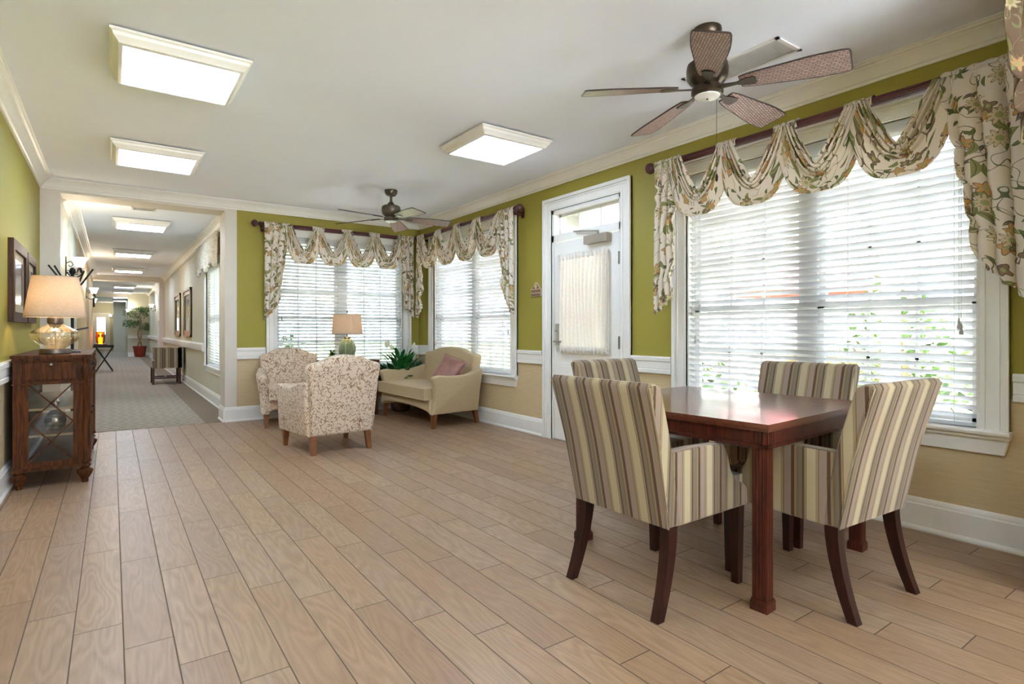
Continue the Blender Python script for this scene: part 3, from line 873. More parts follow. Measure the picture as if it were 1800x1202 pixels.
for q in (1, 2): xx = g0 + (g1 - g0) * q / 3; mb.box(xx - .008, xx + .008, -.04, -.018, gz0, gz1)
for q in (1, 2): zz = gz0 + (gz1 - gz0) * q / 3; mb.box(g0, g1, -.04, -.018, zz - .008, zz + .008)
mb.build('glazing_bar', 'trim', sl, smooth=0)
for (a, b) in ((3.72, 4.03), (4.13, 4.44)):
    mb = MB().box(a, b, -.004, .003, .14, .80, .002).box(a + .03, b - .03, .0, .009, .17, .77, .006); mb.build('door_panel', 'trim', sl, smooth=0)
mb = MB().box(4.462, 4.506, -.004, .014, .975, 1.20, .004)
esc = mb.build('handle_plate', 'chrome', dr, smooth=0)
MB().tube([(4.484, .012, 1.02), (4.484, .052, 1.02)], .011, 12).tube(spline([(4.484, .052, 1.02), (4.45, .056, 1.02), (4.37, .054, 1.018)], 4), [.011] * 3 + [.010] * 6, 10).build('lever_handle', 'chrome', esc)
MB().lathe([(.013, 0), (.013, .02), (.008, .024)], 16, mat=Matrix.Translation((4.484, .012, 1.13)) @ Matrix.Rotation(-PI / 2, 4, 'X')).build('key_cylinder', 'chrome', esc)
for z in (1.79, 1.02, .25): MB().box(3.598, 3.622, -.006, .010, z - .055, z + .055, .003).tube([(3.612, .012, z - .058), (3.612, .012, z + .058)], .006, 8).build('door_hinge', 'chrome', dr, smooth=30)
cl = MB().box(3.72, 4.03, -.004, .058, 1.955, 2.035, .006, 2).build('door_closer', 'closer', dr, smooth=0)
MB().box(3.77, 3.83, -.002, .062, 1.962, 2.028, .004).build('closer_cover', 'closer', cl, smooth=0)
MB().tube([(3.86, .03, 2.035), (3.86, .03, 2.062)], .011, 10).prism([(3.84, 2.056), (4.19, 2.10), (4.19, 2.115), (3.84, 2.07)], .035, .047, 'xz').tube([(4.18, .045, 2.105), (4.10, .012, 2.10)], .006, 6).build('closer_arm', 'closer', cl)
mb = MB().box(y0, y1, -.14, .01, 0, .012, .003); mb.build('door_threshold', 'chrome', dr, smooth=0)

cu = thing('door_curtain', 'sheer white gathered curtain over the glass of the garden door', 'curtain'); to_wall(cu, 'R')
def cur(u, v):
    x = 3.722 + u * .700
    gath = 1 - .022 * math.sin(PI * v) ** .6
    x = 4.078 + (x - 4.078) * gath
    amp = .016 + .012 * math.sin(PI * v)
    y = .036 + amp * math.sin(u * 2 * PI * 13 + 1.5 * math.sin(v * 3 + u * 9)) + .004 * math.sin(u * 90)
    z = 1.895 - v * .985 + .006 * math.sin(u * 2 * PI * 13)
    return (x, y, z)
MB().grid(cur, 260, 24, lambda u, v: (u, v)).build('curtain_panel', 'sheer', cu, smooth=180)
for z, nm in ((1.865, 'upper'), (.945, 'lower')):
    def hd(u, v, z=z): return (3.735 + u * .686, .038 + .006 * math.sin(u * 150), z + (v - .5) * .05 + .004 * math.sin(u * 97))
    MB().grid(hd, 200, 3, lambda u, v: (u, v)).build('gathered_heading', 'sheer', cu, smooth=180, solid=.004, label='denser cream gathered heading')
    MB().tube([(3.73, .026, z), (4.426, .026, z)], .005, 8).build('sash_rod', 'chrome', cu)

# sign beside the door
sg = thing('door_sign', 'small brown arched sign reading Not An Exit left of the garden door', 'sign'); to_wall(sg, 'R')
sx0, sx1, sz0, sz1 = 4.745, 4.925, 1.497, 1.575
ar = [(sx1, sz1)] + [(sx1 + (sx0 - sx1) * t, sz1 + .075 * (math.sin(PI * t) ** 1.6)) for t in [i / 14 for i in range(1, 14)]] + [(sx0, sz1)]
outline = [(sx0, sz0), (sx1, sz0)] + ar
MB().prism(outline, .0, .012, 'xz', .002).build('sign_board', 'signgold', sg, smooth=0)
cx, cz = (sx0 + sx1) / 2, 1.545
inner = [(cx + (x - cx) * .90, cz + (z - cz) * .86 + .0) for x, z in outline]
MB().prism(inner, .012, .0135, 'xz').build('sign_field', 'signbrown', sg, smooth=0)
MB().box(sx0, sx1, .012, .0155, sz1 - .004, sz1 + .004, .001).build('sign_bar', 'signgold', sg, smooth=0)
mt = Matrix.Translation((cx, .012, 1.606)) @ Matrix.Rotation(-PI / 2, 4, 'X')
mb = MB(); mb.lathe([(.022, 0), (.022, .004), (.014, .004), (.013, .002)], 20, mat=mt); mb.lathe([(.006, 0), (.006, .005)], 10, mat=mt)
mb.box(cx - .004, cx + .004, .012, .016, 1.578, 1.590); mb.build('sign_emblem', 'signgold', sg, smooth=0)
tc = bpy.data.curves.new('sign_text', 'FONT'); tc.body = 'Not An Exit'; tc.size = .030; tc.align_x = 'CENTER'; tc.align_y = 'CENTER'; tc.extrude = .0008
to_ = bpy.data.objects.new('sign_text_curve', tc); COL.objects.link(to_)
me = bpy.data.meshes.new_from_object(to_.evaluated_get(bpy.context.evaluated_depsgraph_get())); bpy.data.objects.remove(to_)
me.materials.append(M['signgold']); tx = bpy.data.objects.new('sign_lettering', me); COL.objects.link(tx); tx.parent = sg
tx.matrix_local = Matrix.Translation((cx, .0145, 1.535)) @ Matrix.Rotation(PI, 4, 'Z') @ Matrix.Rotation(PI / 2, 4, 'X')

# ------------------------------------------------------------------ ceiling lights
def ceiling_light():
    r = thing('ceiling_light', 'x', 'ceiling light', (0, 0, 0), 0, 'square flush ceiling lights')
    mb = MB()
    ro, ri, hz = .345, .283, .085
    prof = [(ro - .01, -.012), (ro, -.014), (ro, -.026), (ro - .012, -.032), (ro - .016, -.048), (ro - .034, -.066), (ro - .040, -.078), (ri + .004, -hz), (ri, -hz + .004), (ri, -.02)]
    rings = []
    for q, z in prof: rings.append([mb.bm.verts.new((sx * q, sy * q, z)) for sx, sy in ((1, 1), (-1, 1), (-1, -1), (1, -1))])
    for a, b in zip(rings, rings[1:]):
        for i in range(4): mb.bm.faces.new((a[i], a[(i + 1) % 4], b[(i + 1) % 4], b[i]))
    mb.build('light_frame', 'trim', r, smooth=30)
    MB().box(-.30, .30, -.30, .30, -.020, 0).build('light_pan', 'grille', r, smooth=0)
    MB().box(-ri + .001, ri - .001, -ri + .001, ri - .001, -.080, -.074).build('light_diffuser', 'panel', r, smooth=0)
    return r
L0 = ceiling_light(); L0.location = (.333, 3.944, ZC); L0['label'] = 'large square ceiling light nearest the viewer at upper left'
dup(L0, (.333, 6.05, ZC), 0, 'square ceiling light just before the hall opening')
dup(L0, (2.66, 4.00, ZC), 0, 'square ceiling light between the two fans, above the door')
for x, y, lb in ((.333, 1.84, 'square ceiling light above the viewer'), (.333, -.9, 'added fill ceiling light behind the viewer on the left'), (2.66, -.9, 'added fill ceiling light behind the viewer on the right'),
    (.333, -3.0, 'added fill ceiling light at the rear of the room on the left'), (2.66, -3.0, 'added fill ceiling light at the rear of the room on the right')):  # those behind the viewer are unseen, added to brighten the room
    dup(L0, (x, y, ZC), 0, lb)
words = ['first', 'second', 'third', 'fourth', 'fifth', 'sixth', 'added seventh', 'last']
for w_, y in zip(words, (9.75, 13.5, 17.3, 20.6, 23.8, 27.2, 31.6, 35.2)):  # the seventh is an extra, added to brighten the dim step wall
    dup(L0, (.345, y, HZ), 0, '%s ceiling light down the hall ceiling, counted from the opening' % w_, 'hall ceiling lights')

# ------------------------------------------------------------------ vents
def vent(loc, sx, sy, label, along='x', lean=.006):
    r = thing('ceiling_vent', label, 'air vent', loc)
    w = .022
    MB().box(-sx, sx, -sy, -sy + w, -.008, 0, .002).box(-sx, sx, sy - w, sy, -.008, 0, .002).box(-sx, -sx + w, -sy, sy, -.008, 0, .002).box(sx - w, sx, -sy, sy, -.008, 0, .002).build('vent_frame', 'grille', r, smooth=0)
    MB().box(-sx + w, sx - w, -sy + w, sy - w, -.001, 0).build('vent_backing', 'cord', r, smooth=0)
    mb = MB(); n = int((sy - w) * 2 / .019)
    for i in range(n):
        y = -sy + w + .008 + i * .019
        mb.prism([(y + .006, -.002), (y + .004, -.002), (y - .005, -.010), (y - .003, -.010)], -sx + w, sx - w, 'yz')
    mb.build('vent_louvre', 'grille', r, smooth=0)
    return r
vent((3.085, 1.99, ZC), .125, .32, 'white louvred vent in the ceiling behind the near fan')
vent((.33, 8.66, HZ), .13, .10, 'small grey louvred vent in the hall ceiling by the opening')

# ------------------------------------------------------------------ ceiling fans
def fan(loc, a0, R, label, pitch, short=False, bronze='bronze'):
    r = thing('ceiling_fan', label, 'ceiling fan', loc, 0)
    zb = -.312      # blade plane at the hub
    MB().lathe([(.072, 0), (.074, -.012), (.070, -.035), (.052, -.062), (.030, -.070)], 32).build('fan_canopy', bronze, r)
    MB().lathe([(.015, -.06), (.015, -.13), (.022, -.135), (.040, -.160), (.055, -.176)], 24).build('fan_downrod', bronze, r)
    MB().lathe([(.050, -.170), (.085, -.177), (.103, -.190), (.108, -.220), (.104, -.262), (.088, -.285), (.070, -.298), (.055, -.318)], 40).build('motor_housing', bronze, r)
    MB().lathe([(.055, -.305), (.078, -.312), (.082, -.325), (.082, -.345), (.074, -.356), (.05, -.358)], 40).build('switch_housing', bronze, r)
    c = MB().lathe([(.066, -.355), (.064, -.361), (.045, -.367), (.008, -.370)], 32).build('light_cap', 'fancap', r)
    MB().lathe([(.006, -.369), (.005, -.376)], 10).build('cap_screw', bronze, c)
    ch = MB().tube([(.07, .0, -.335), (.082, 0, -.340), (.083, 0, -.76)], .0012, 5).build('pull_chain', 'iron', r)
    MB().lathe([(.002, -.755), (.007, -.77), (.007, -.79), (.002, -.80)], 10, (.083, 0)).build('chain_fob', 'iron', ch)
    for i in range(5):
        a = math.radians(a0 + 72 * i)
        # outline in blade axes: x along radius, y across
        x0b = .17
        up = [(x0b, .042), (x0b + .06, .056), (x0b + .20, .070), (x0b + .34, .084), (R - .02, .082), (R, .066)]
        ol = spline(up, 4); ol = ol + [(x, -y) for x, y in ol[::-1]]
        mt = Matrix.Rotation(a, 4, 'Z') @ Matrix.Translation((0, 0, zb)) @ Matrix.Rotation(math.radians(2.8), 4, 'Y') @ Matrix.Rotation(math.radians(pitch), 4, 'X')
        mb = MB().prism(ol, -.003, .003, 'xy')
        b = mb.build('fan_blade', 'weave', r, smooth=0); b.matrix_local = mt
        MB().tube([(x, y, 0) for x, y in ol] + [(ol[0][0], ol[0][1], 0)], .0042, 6).build('blade_edging', 'bladeedge', b)
        bi = MB().prism([(.075, -.018), (.15, -.012), (.20, -.030), (.235, -.034), (.25, -.018), (.25, .018), (.235, .034), (.20, .030), (.15, .012), (.075, .018)], -.010, -.004, 'xy', .002).build('blade_iron', bronze, r, smooth=30)
        bi.matrix_local = mt
    return r
FAN1 = fan((2.585, 1.850, ZC), 1, .66, 'dark bronze ceiling fan with five woven blades above the dining table', -13)
FAN2 = fan((2.609, 6.08, ZC), 56, .68, 'ceiling fan with woven blades above the armchairs at the back', -13, bronze='bronze2')

# ------------------------------------------------------------------ dining table
TA = math.radians(4.0)
dt = thing('dining_table', 'square mahogany dining table with fluted legs between four striped chairs', 'table', (2.11, 1.227, 0), TA)
LT = 1.10
MB().box(0, LT, 0, LT, .742, .760, .005, 2).box(.008, LT - .008, .008, LT - .008, .728, .742, .004).build('tabletop', 'mahogtop', dt, smooth=30)
mb = MB()
for (a, b, c, d) in ((.02, LT - .02, .022, .045), (.02, LT - .02, LT - .045, LT - .022), (.022, .045, .02, LT - .02), (LT - .045, LT - .022, .02, LT - .02)): mb.box(a, b, c, d, .668, .728)
for (a, b, c, d) in ((.012, LT - .012, .012, .05), (.012, LT - .012, LT - .05, LT - .012), (.012, .05, .012, LT - .012), (LT - .05, LT - .012, .012, LT - .012)): mb.box(a, b, c, d, .658, .672, .004)
mb.build('table_apron', 'mahog', dt, smooth=0)
for sx in (0, 1):
    for sy in (0, 1):
        cx = .052 if not sx else LT - .052; cy = .052 if not sy else LT - .052
        mb = MB(); w = .034
        mb.box(cx - w, cx + w, cy - w, cy + w, .668, .727)
        for q in (-.024, -.008, .008, .024):           # reeded corner block and leg
            for s in (-1, 1):
                mb.box(cx + q - .0058, cx + q + .0058, cy + s * w - .003, cy + s * w + .003, .674, .724, .002)
                mb.box(cx + s * w - .003, cx + s * w + .003, cy + q - .0058, cy + q + .0058, .674, .724, .002)
        w2 = .028
        mb.box(cx - w2, cx + w2, cy - w2, cy + w2, .04, .662)
        for q in (-.020, -.0068, .0068, .020):
            for s in (-1, 1):
                mb.box(cx + q - .0048, cx + q + .0048, cy + s * w2 - .003, cy + s * w2 + .004, .05, .655, .002)
                mb.box(cx + s * w2 - .003, cx + s * w2 + .004, cy + q - .0048, cy + q + .0048, .05, .655, .002)
        lg = mb.build('table_leg', 'mahog', dt, smooth=0)
        MB().box(cx - .036, cx + .036, cy - .036, cy + .036, .0, .038, .006, 2).box(cx - .033, cx + .033, cy - .033, cy + .033, .036, .046, .003).build('leg_foot', 'mahog', lg, smooth=0)

# ------------------------------------------------------------------ dining chairs
def dining_chair():
    r = thing('dining_chair', 'x', 'chair', (0, 0, 0), 0, 'striped dining armchairs round the table')
    # leaning back: side profile in (y, z)
    rear = spline([(-.265, .352), (-.295, .50), (-.335, .68), (-.402, .915)], 5)
    top = [(-.392, .932), (-.362, .930), (-.332, .915)]
    front = spline([(-.322, .89), (-.262, .70), (-.215, .50), (-.185, .352)], 5)
    mb = MB().prism(rear + top + front, -.262, .262, 'yz', .014, 3)
    mb.move(lambda x, y, z: (x * (1 + .095 * max(0, (z - .35)) / .6), y, z))
    mb.build('backrest', 'stripe', r, smooth=60)
    for s in (-1, 1):
        pts = [(s * .259 * (1 + .095 * max(0, (z - .35)) / .6), y + .004, z) for y, z in rear]
        MB().tube(pts, .0055, 6).build('back_piping', 'stripe', r)
    MB().box(-.25, .25, -.22, .285, .352, .415, .018, 3).build('seat_rail', 'stripe', r, smooth=60)
    MB().box(-.232, .232, -.20, .300, .405, .482, .032, 4).build('seat_cushion', 'seatdark' if False else 'stripe', r, smooth=60)
    arm = [(-.205, .352), (-.225, .50), (-.268, .645), (-.258, .657)] + [(-.12, .657), (.06, .652)] + spline([(.105, .645), (.135, .60), (.158, .53), (.205, .475), (.262, .452), (.287, .43)], 4) + [(.290, .37), (.283, .352)]
    for s in (-1, 1):
        x0, x1 = (s * .212, s * .268)
        mb = MB().prism(arm, min(x0, x1), max(x0, x1), 'yz', .012, 3)
        mb.build('armrest', 'stripe', r, smooth=60)
    for s in (-1, 1):
        mb = MB(); cx = s * .232
        ring = []
        for t, z in [(q / 5, .352 * (1 - q / 5)) for q in range(6)]:
            w = .023 - .006 * t; ring.append([mb.bm.verts.new((cx + a * w, .255 + b * w, z)) for a, b in ((-1, -1), (1, -1), (1, 1), (-1, 1))])
        for a, b in zip(ring, ring[1:]):
            for i in range(4): mb.bm.faces.new((a[i], a[(i + 1) % 4], b[(i + 1) % 4], b[i]))
        mb.bm.faces.new(ring[0]); mb.bm.faces.new(ring[-1][::-1])
        mb.build('front_leg', 'legdark', r, smooth=0)
        mb = MB(); ring = []
        for q in range(9):
            t = q / 8; z = .356 * (1 - t); yy = -.225 - .085 * t ** 1.7; wx = .023 - .004 * t; wy = .027 - .008 * t
            ring.append([mb.bm.verts.new((cx + s * .012 * t + a * wx, yy + b * wy, z)) for a, b in ((-1, -1), (1, -1), (1, 1), (-1, 1))])
        for a, b in zip(ring, ring[1:]):
            for i in range(4): mb.bm.faces.new((a[i], a[(i + 1) % 4], b[(i + 1) % 4], b[i]))
        mb.bm.faces.new(ring[0]); mb.bm.faces.new(ring[-1][::-1])
        mb.build('rear_leg', 'legdark', r, smooth=50)
    return r
C0 = dining_chair(); C0.location = (2.035, 1.715, 0); C0.rotation_euler = (0, 0, -PI / 2 + .02)
C0['label'] = 'striped dining chair with its back to the garden door, left of the table'
dup(C0, (2.60, 1.31, 0), math.radians(-3), 'striped dining chair seen from behind at the near right of the table')
dup(C0, (2.79, 2.45, 0), PI + math.radians(1), 'striped dining chair at the far side of the table beside the garden door')
dup(C0, (3.165, 1.785, 0), PI / 2 + math.radians(3), 'striped dining chair on the window side of the table, facing the viewer')

# ------------------------------------------------------------------ vine armchairs
def taper_leg(mb, x, y, z1, w0, w1, dx=0, dy=0, n=6, curve=1.0):
    ring = []
    for q in range(n + 1):
        t = q / n; z = z1 * (1 - t); w = w0 + (w1 - w0) * t ** curve
        ring.append([mb.bm.verts.new((x + dx * t + a * w, y + dy * t + b * w, z)) for a, b in ((-1, -1), (1, -1), (1, 1), (-1, 1))])
    for a, b in zip(ring, ring[1:]):
        for i in range(4): mb.bm.faces.new((a[i], a[(i + 1) % 4], b[(i + 1) % 4], b[i]))
    mb.bm.faces.new(ring[0]); mb.bm.faces.new(ring[-1][::-1]); return mb
def easy_chair(mat, W, name, legmat='legwood', cam_=.06, pip=None, bw=.30, bt=.335, ztop=.845, lk_=.17):
    """W = outer half width at the arms, bw/bt = back half width at bottom and top"""
    r = thing(name, 'x', 'armchair')
    half = spline([(bw, .165), (bw + .005, .40), (bt - .005, .66), (bt + .008, .76), (bt + .004, ztop - .03), (bt - .03, ztop - .004), (bt * .72, ztop + .012), (bt * .42, ztop + cam_ * .75), (0, ztop + cam_)], 4)
    ol = half + [(-x, z) for x, z in half[-2::-1]]
    lean = lambda x, y, z: (x, y - lk_ * max(0, z - .165), z)
    MB().prism(ol, -.355, -.225, 'xz', .030, 3, fn=lean).build('backrest', mat, r, smooth=60)
    arm = [(-.33, .165), (-.345, .40), (-.375, .64), (-.35, .665)] + spline([(-.27, .655), (-.12, .610), (.10, .600), (.24, .612), (.315, .600), (.335, .565), (.315, .50), (.300, .40), (.315, .28), (.335, .165)], 4)
    for s in (-1, 1):
        x0, x1 = s * (W - .095), s * W
        mb = MB().prism(arm, min(x0, x1), max(x0, x1), 'yz', .028, 3)
        mb.move(lambda x, y, z, s=s: (x + s * .022 * max(0, (z - .45)) / .2 - s * (W - bw - .02) * max(0, min(1, (-.12 - y) / .25)) * .75 - s * .02 * max(0, (.4 - z)) / .25, y, z))
        mb.build('armrest', mat, r, smooth=60)
    # apron with a curved lower edge at the front
    ap = [(-W + .07, .335), (-W + .07, .17)] + [(-W + .07 + (2 * W - .14) * t, .175 + .055 * math.sin(PI * t) ** .6) for t in [i / 14 for i in range(1, 14)]] + [(W - .07, .17), (W - .07, .335)]
    MB().prism(ap, .20, .345, 'xz', .018, 3).build('seat_apron', mat, r, smooth=60)
    MB().box(-W + .085, W - .085, -.30, .21, .19, .33, .01).build('seat_base', mat, r, smooth=0)
    cu_ = MB().box(-W + .098, W - .098, -.235, .40, .328, .458, .038, 4)
    cu_.move(lambda x, y, z: (x, y, z + (.018 * (1 - (x / W) ** 2) if z > .4 else 0)))
    sc = cu_.build('seat_cushion', mat, r, smooth=60)
    for zz in (.335, .452):
        pts = [(-W + .102, -.1, zz), (-W + .102, .385, zz), (-W + .12, .398, zz), (W - .12, .398, zz), (W - .102, .385, zz), (W - .102, -.1, zz)]
        MB().tube(pts, .0055, 6).build('cushion_piping', pip or mat, sc)
    for s in (-1, 1):
        taper_leg(MB(), s * (W - .075), .285, .20, .040, .018, 0, .01, 8, .55).build('front_leg', legmat, r, smooth=50)
        taper_leg(MB(), s * (bw - .035), -.315, .175, .026, .020, s * .004, -.035, 6).build('rear_leg', legmat, r, smooth=50)
    return r
A1 = easy_chair('vine', .385, 'vine_armchair', ztop=.835, cam_=.075)
A1['group'] = 'cream armchairs with brown vine pattern'
A1.location = (1.725, 5.56, 0); A1.rotation_euler = (0, 0, math.radians(4)); A1['label'] = 'cream vine-patterned armchair seen from behind in the middle of the room'
dup(A1, (1.80, 7.20, 0), PI - math.radians(8), 'cream vine-patterned armchair against the back wall, facing the viewer')
LS = easy_chair('taupe', .725, 'settee', cam_=.072, bw=.62, bt=.60, ztop=.845, pip='taupe', lk_=.09); LS['category'] = 'settee'
LS.location = (3.275, 6.46, 0); LS.rotation_euler = (0, 0, PI / 2 + math.radians(2)); LS['label'] = 'taupe camel-back settee under the rear right window'
# pillow
def pil(u, v):
    a = 2 * u - 1; b = 2 * v - 1
    return a, b
pl = thing('throw_pillow', 'mauve satin pillow leaning on the right side of the taupe settee', 'pillow', (3.30, 5.98, .475), 0)
def pillow_mesh():
    mb = MB(); n = 14; sz = .19
    for sgn in (1, -1):
        V = [[None] * (n + 1) for _ in range(n + 1)]
        for i in range(n + 1):
            for j in range(n + 1):
                a = 2 * i / n - 1; b = 2 * j / n - 1
                pin = 1 - .10 * (1 - a * a) * abs(b) ** 2; pin2 = 1 - .10 * (1 - b * b) * abs(a) ** 2
                th = .062 * ((1 - a ** 4) * (1 - b ** 4)) ** .55 * sgn
                V[i][j] = mb.bm.verts.new((a * sz * pin2, th + .006 * math.sin(a * 7 + b * 4), b * sz * pin))
        for i in range(n):
            for j in range(n):
                mb.bm.faces.new((V[i][j], V[i + 1][j], V[i + 1][j + 1], V[i][j + 1]))
    bmesh.ops.remove_doubles(mb.bm, verts=mb.bm.verts[:], dist=.0008)
    return mb
po = pillow_mesh().build('pillow_cover', 'pillow', pl, smooth=80)
po.matrix_local = Matrix.Translation((0, 0, .165)) @ Matrix.Rotation(math.radians(-66), 4, 'Z') @ Matrix.Rotation(math.radians(-28), 4, 'X') @ Matrix.Rotation(math.radians(16), 4, 'Y')
MB().tube([(-.185, 0, -.185), (.185, 0, -.185), (.185, 0, .185), (-.185, 0, .185), (-.185, 0, -.185)], .004, 6).build('pillow_cord', 'pillow', po)

# ------------------------------------------------------------------ end table, lamps
et = thing('end_table', 'dark wood end table between the armchairs and the settee', 'table', (2.575, 7.425, 0))
MB().box(-.36, .36, -.21, .20, .705, .735, .006, 2).build('tabletop', 'cabwood', et, smooth=0)
for sx in (-1, 1):
    for sy in (-1, 1):
        taper_leg(MB(), sx * .325, sy * .175, .705, .026, .018, 0, 0).build('table_leg', 'cabwood', et, smooth=0)
    MB().prism([(-.16, .70), (-.16, .55), (-.11, .50), (-.05, .36), (-.09, .22), (-.16, .16), (-.16, .10), (.16, .10), (.16, .16), (.09, .22), (.05, .36), (.11, .50), (.16, .55), (.16, .70)], sx * .325 - .010, sx * .325 + .010, 'yz', .003).build('carved_side', 'cabwood', et, smooth=0)
MB().box(-.33, .33, -.18, .18, .14, .16, .003).build('lower_shelf', 'cabwood', et, smooth=0)

def bulb(parent, z, e, r=.04, c=(1, .78, .52)):
    l = bpy.data.lights.new('bulb', 'POINT'); l.energy = e; l.color = c; l.shadow_soft_size = r
    o = bpy.data.objects.new('bulb', l); COL.objects.link(o); o.parent = parent; o.location = (0, 0, z); return o
def shade(parent, z0, z1, r0, r1):
    mb = MB(); n = 48
    pr = [(r0, z0), (r1, z1), (r1 - .003, z1), (r0 - .003, z0), (r0, z0)]
    mb.lathe(pr, n, caps=False)
    bmesh.ops.remove_doubles(mb.bm, verts=mb.bm.verts[:], dist=1e-5)
    s = mb.build('lamp_shade', 'shade', parent, smooth=40)
    for z, rr in ((z0, r0), (z1, r1)):
        MB().lathe([(rr + .001, z - .004), (rr + .0015, z + .004), (rr - .002, z + .004), (rr - .002, z - .004)], n, caps=False).build('shade_rim', 'shade', s)
    return s
L1 = thing('table_lamp', 'table lamp with a ribbed clear glass base and linen shade on the dark cabinet', 'lamp', (-.352, 5.52, .952))
MB().lathe([(.0, 0), (.092, 0), (.098, .006), (.098, .034), (.092, .040), (.0, .040)], 48, ribs=24, amp=.01).build('lamp_base', 'pewter', L1)
gp = spline([(.055, .040), (.098, .075), (.142, .115), (.153, .140), (.145, .165), (.100, .196), (.052, .222), (.040, .232)], 5)
MB().lathe(gp, 96, ribs=22, amp=.018, caps=False).build('glass_body', 'lampglass', L1)
MB().tube([(0, 0, .03), (0, 0, .24)], .006, 10).build('inner_rod', 'chrome', L1)
MB().lathe([(.040, .228), (.048, .232), (.050, .240), (.050, .272), (.044, .280), (.012, .284), (.012, .34), (.02, .345), (.02, .40), (.008, .405)], 32).build('lamp_neck', 'pewter', L1)
shade(L1, .283, .585, .190, .143); bulb(L1, .44, 2.0)
L2 = thing('table_lamp', 'green leaf-patterned ceramic lamp with a linen shade before the back window', 'lamp', (2.555, 7.40, .735))
gp = spline([(.055, 0), (.085, .03), (.112, .10), (.116, .16), (.100, .22), (.062, .272), (.036, .29)], 5)
MB().lathe(gp, 48).build('ceramic_body', 'ceramic', L2)
MB().lathe([(.036, .286), (.046, .292), (.044, .300), (.030, .312), (.008, .316), (.008, .36), (.016, .365), (.016, .42), (.005, .425)], 24).build('lamp_neck', 'pewter', L2)
sh2 = shade(L2, .350, .603, .200, .178); bulb(L2, .48, 1.1)
MB().tube([(0, 0, .42), (0, 0, .63)], .003, 8).lathe([(.004, .625), (.012, .632), (.010, .650), (.004, .656)], 12).build('lamp_finial', 'pewter', L2)
MB().tube([(-.176, 0, .60), (0, 0, .602), (.176, 0, .60)], .002, 6).build('shade_spider', 'pewter', L2)

sp_ = thing('small_plant', 'small green leafy plant on the end table left of the green lamp', 'plant', (2.335, 7.36, .735))
MB().lathe([(.035, 0), (.045, .06), (.047, .065), (.040, .065), (.036, .05), (.02, .05)], 20).build('plant_pot', 'signbrown', sp_)
mb = MB()
for i in range(38):
    a = random.uniform(0, 2 * PI); el = random.uniform(.2, 1.2)
    mb.quadleaf((0, 0, .06), (math.cos(a) * math.cos(el), math.sin(a) * math.cos(el), math.sin(el)), (0, 0, 1), random.uniform(.07, .13), .028, .3)
mb.build('foliage', 'succ', sp_, smooth='leaf')

# ------------------------------------------------------------------ peace lily
pp = thing('peace_lily', 'peace lily with white flowers in a wicker basket in the back right corner', 'plant', (3.33, 7.42, 0))
MB().lathe([(.105, 0), (.13, .02), (.145, .12), (.15, .24), (.155, .25), (.14, .25), (.13, .20), (.02, .20)], 48).build('wicker_basket', 'wicker', pp)
MB().lathe([(.0, .205), (.130, .205)], 24, caps=False).build('basket_soil', 'soil', pp)
mb = MB()
for i in range(170):
    a = random.uniform(0, 2 * PI); el = random.uniform(.55, 1.5); st = random.uniform(.26, .56)
    d = Vector((math.cos(a) * math.cos(el) * .8, math.sin(a) * math.cos(el) * .6, math.sin(el)))
    b0 = Vector((math.cos(a) * .03, math.sin(a) * .03, .2)); tip = b0 + d * st
    mb.tube([b0, tip], .0025, 4)
    mb.quadleaf(tip, (d + Vector((math.cos(a) * .35, math.sin(a) * .3, .1))).normalized(), (0, 0, 1), random.uniform(.14, .22), random.uniform(.05, .08), random.uniform(.1, .5), 5)
mb.move(lambda x, y, z: (max(-.37, min(x, .38)), min(y, .22), z))
mb.build('foliage', 'lily_leaf', pp, smooth='leaf')
for i in range(11):
    a = random.uniform(0, 2 * PI); rr = random.uniform(.10, .30); z = random.uniform(.70, .93)
    tp = Vector((math.cos(a) * rr, math.sin(a) * rr * .6, z))
    mb = MB().tube([(0, 0, .2), tuple(tp * .6 + Vector((0, 0, .1))), tuple(tp)], .002, 4)
    st_ = mb.build('flower_stalk', 'lily_leaf', pp)
    MB().quadleaf(tp, (math.cos(a) * .3, math.sin(a) * .3, 1), (math.cos(a + 1), math.sin(a + 1), .2), .10, .055, .15, 6).build('flower', 'lily_flower', st_, smooth='leaf', label='white spathe flower')

# ------------------------------------------------------------------ cabinet
cb = thing('display_cabinet', 'carved dark wood cabinet with lattice glass end against the left wall', 'cabinet', (0, 0, 0))
cx0, cx1, cy0, cy1 = -.572, -.150, 5.27, 6.72
ZB, ZT = .135, .915
mb = MB()
for x in (cx0, cx1 - .05):
    for y in (cy0, cy1 - .05): mb.box(x, x + .05, y, y + .05, ZB, ZT, .002)
mb.box(cx0 + .01, cx1 - .01, cy0 + .01, cy1 - .01, ZB, ZB + .035)
mb.box(cx0, cx0 + .012, cy0 + .02, cy1 - .02, ZB, ZT)
mb.build('cabinet_body', 'cabwood', cb, smooth=0)
mb = MB().box(cx0 - .012, cx1 + .022, cy0 - .022, cy1 + .022, ZT + .016, ZT + .037, .006, 2).box(cx0 - .006, cx1 + .012, cy0 - .012, cy1 + .012, ZT - .002, ZT + .016, .003)
n = 26
for i in range(n):
    x = cx0 + (cx1 - cx0 + .02) * (i + .5) / n; mb.box(x - .005, x + .005, cy0 - .020, cy0 - .010, ZT + .001, ZT + .014, .002)
for i in range(78):
    y = cy0 + (cy1 - cy0) * (i + .5) / 78; mb.box(cx1 + .010, cx1 + .020, y - .005, y + .005, ZT + .001, ZT + .014, .002)
mb.build('cabinet_top', 'cabwood', cb, smooth=0)
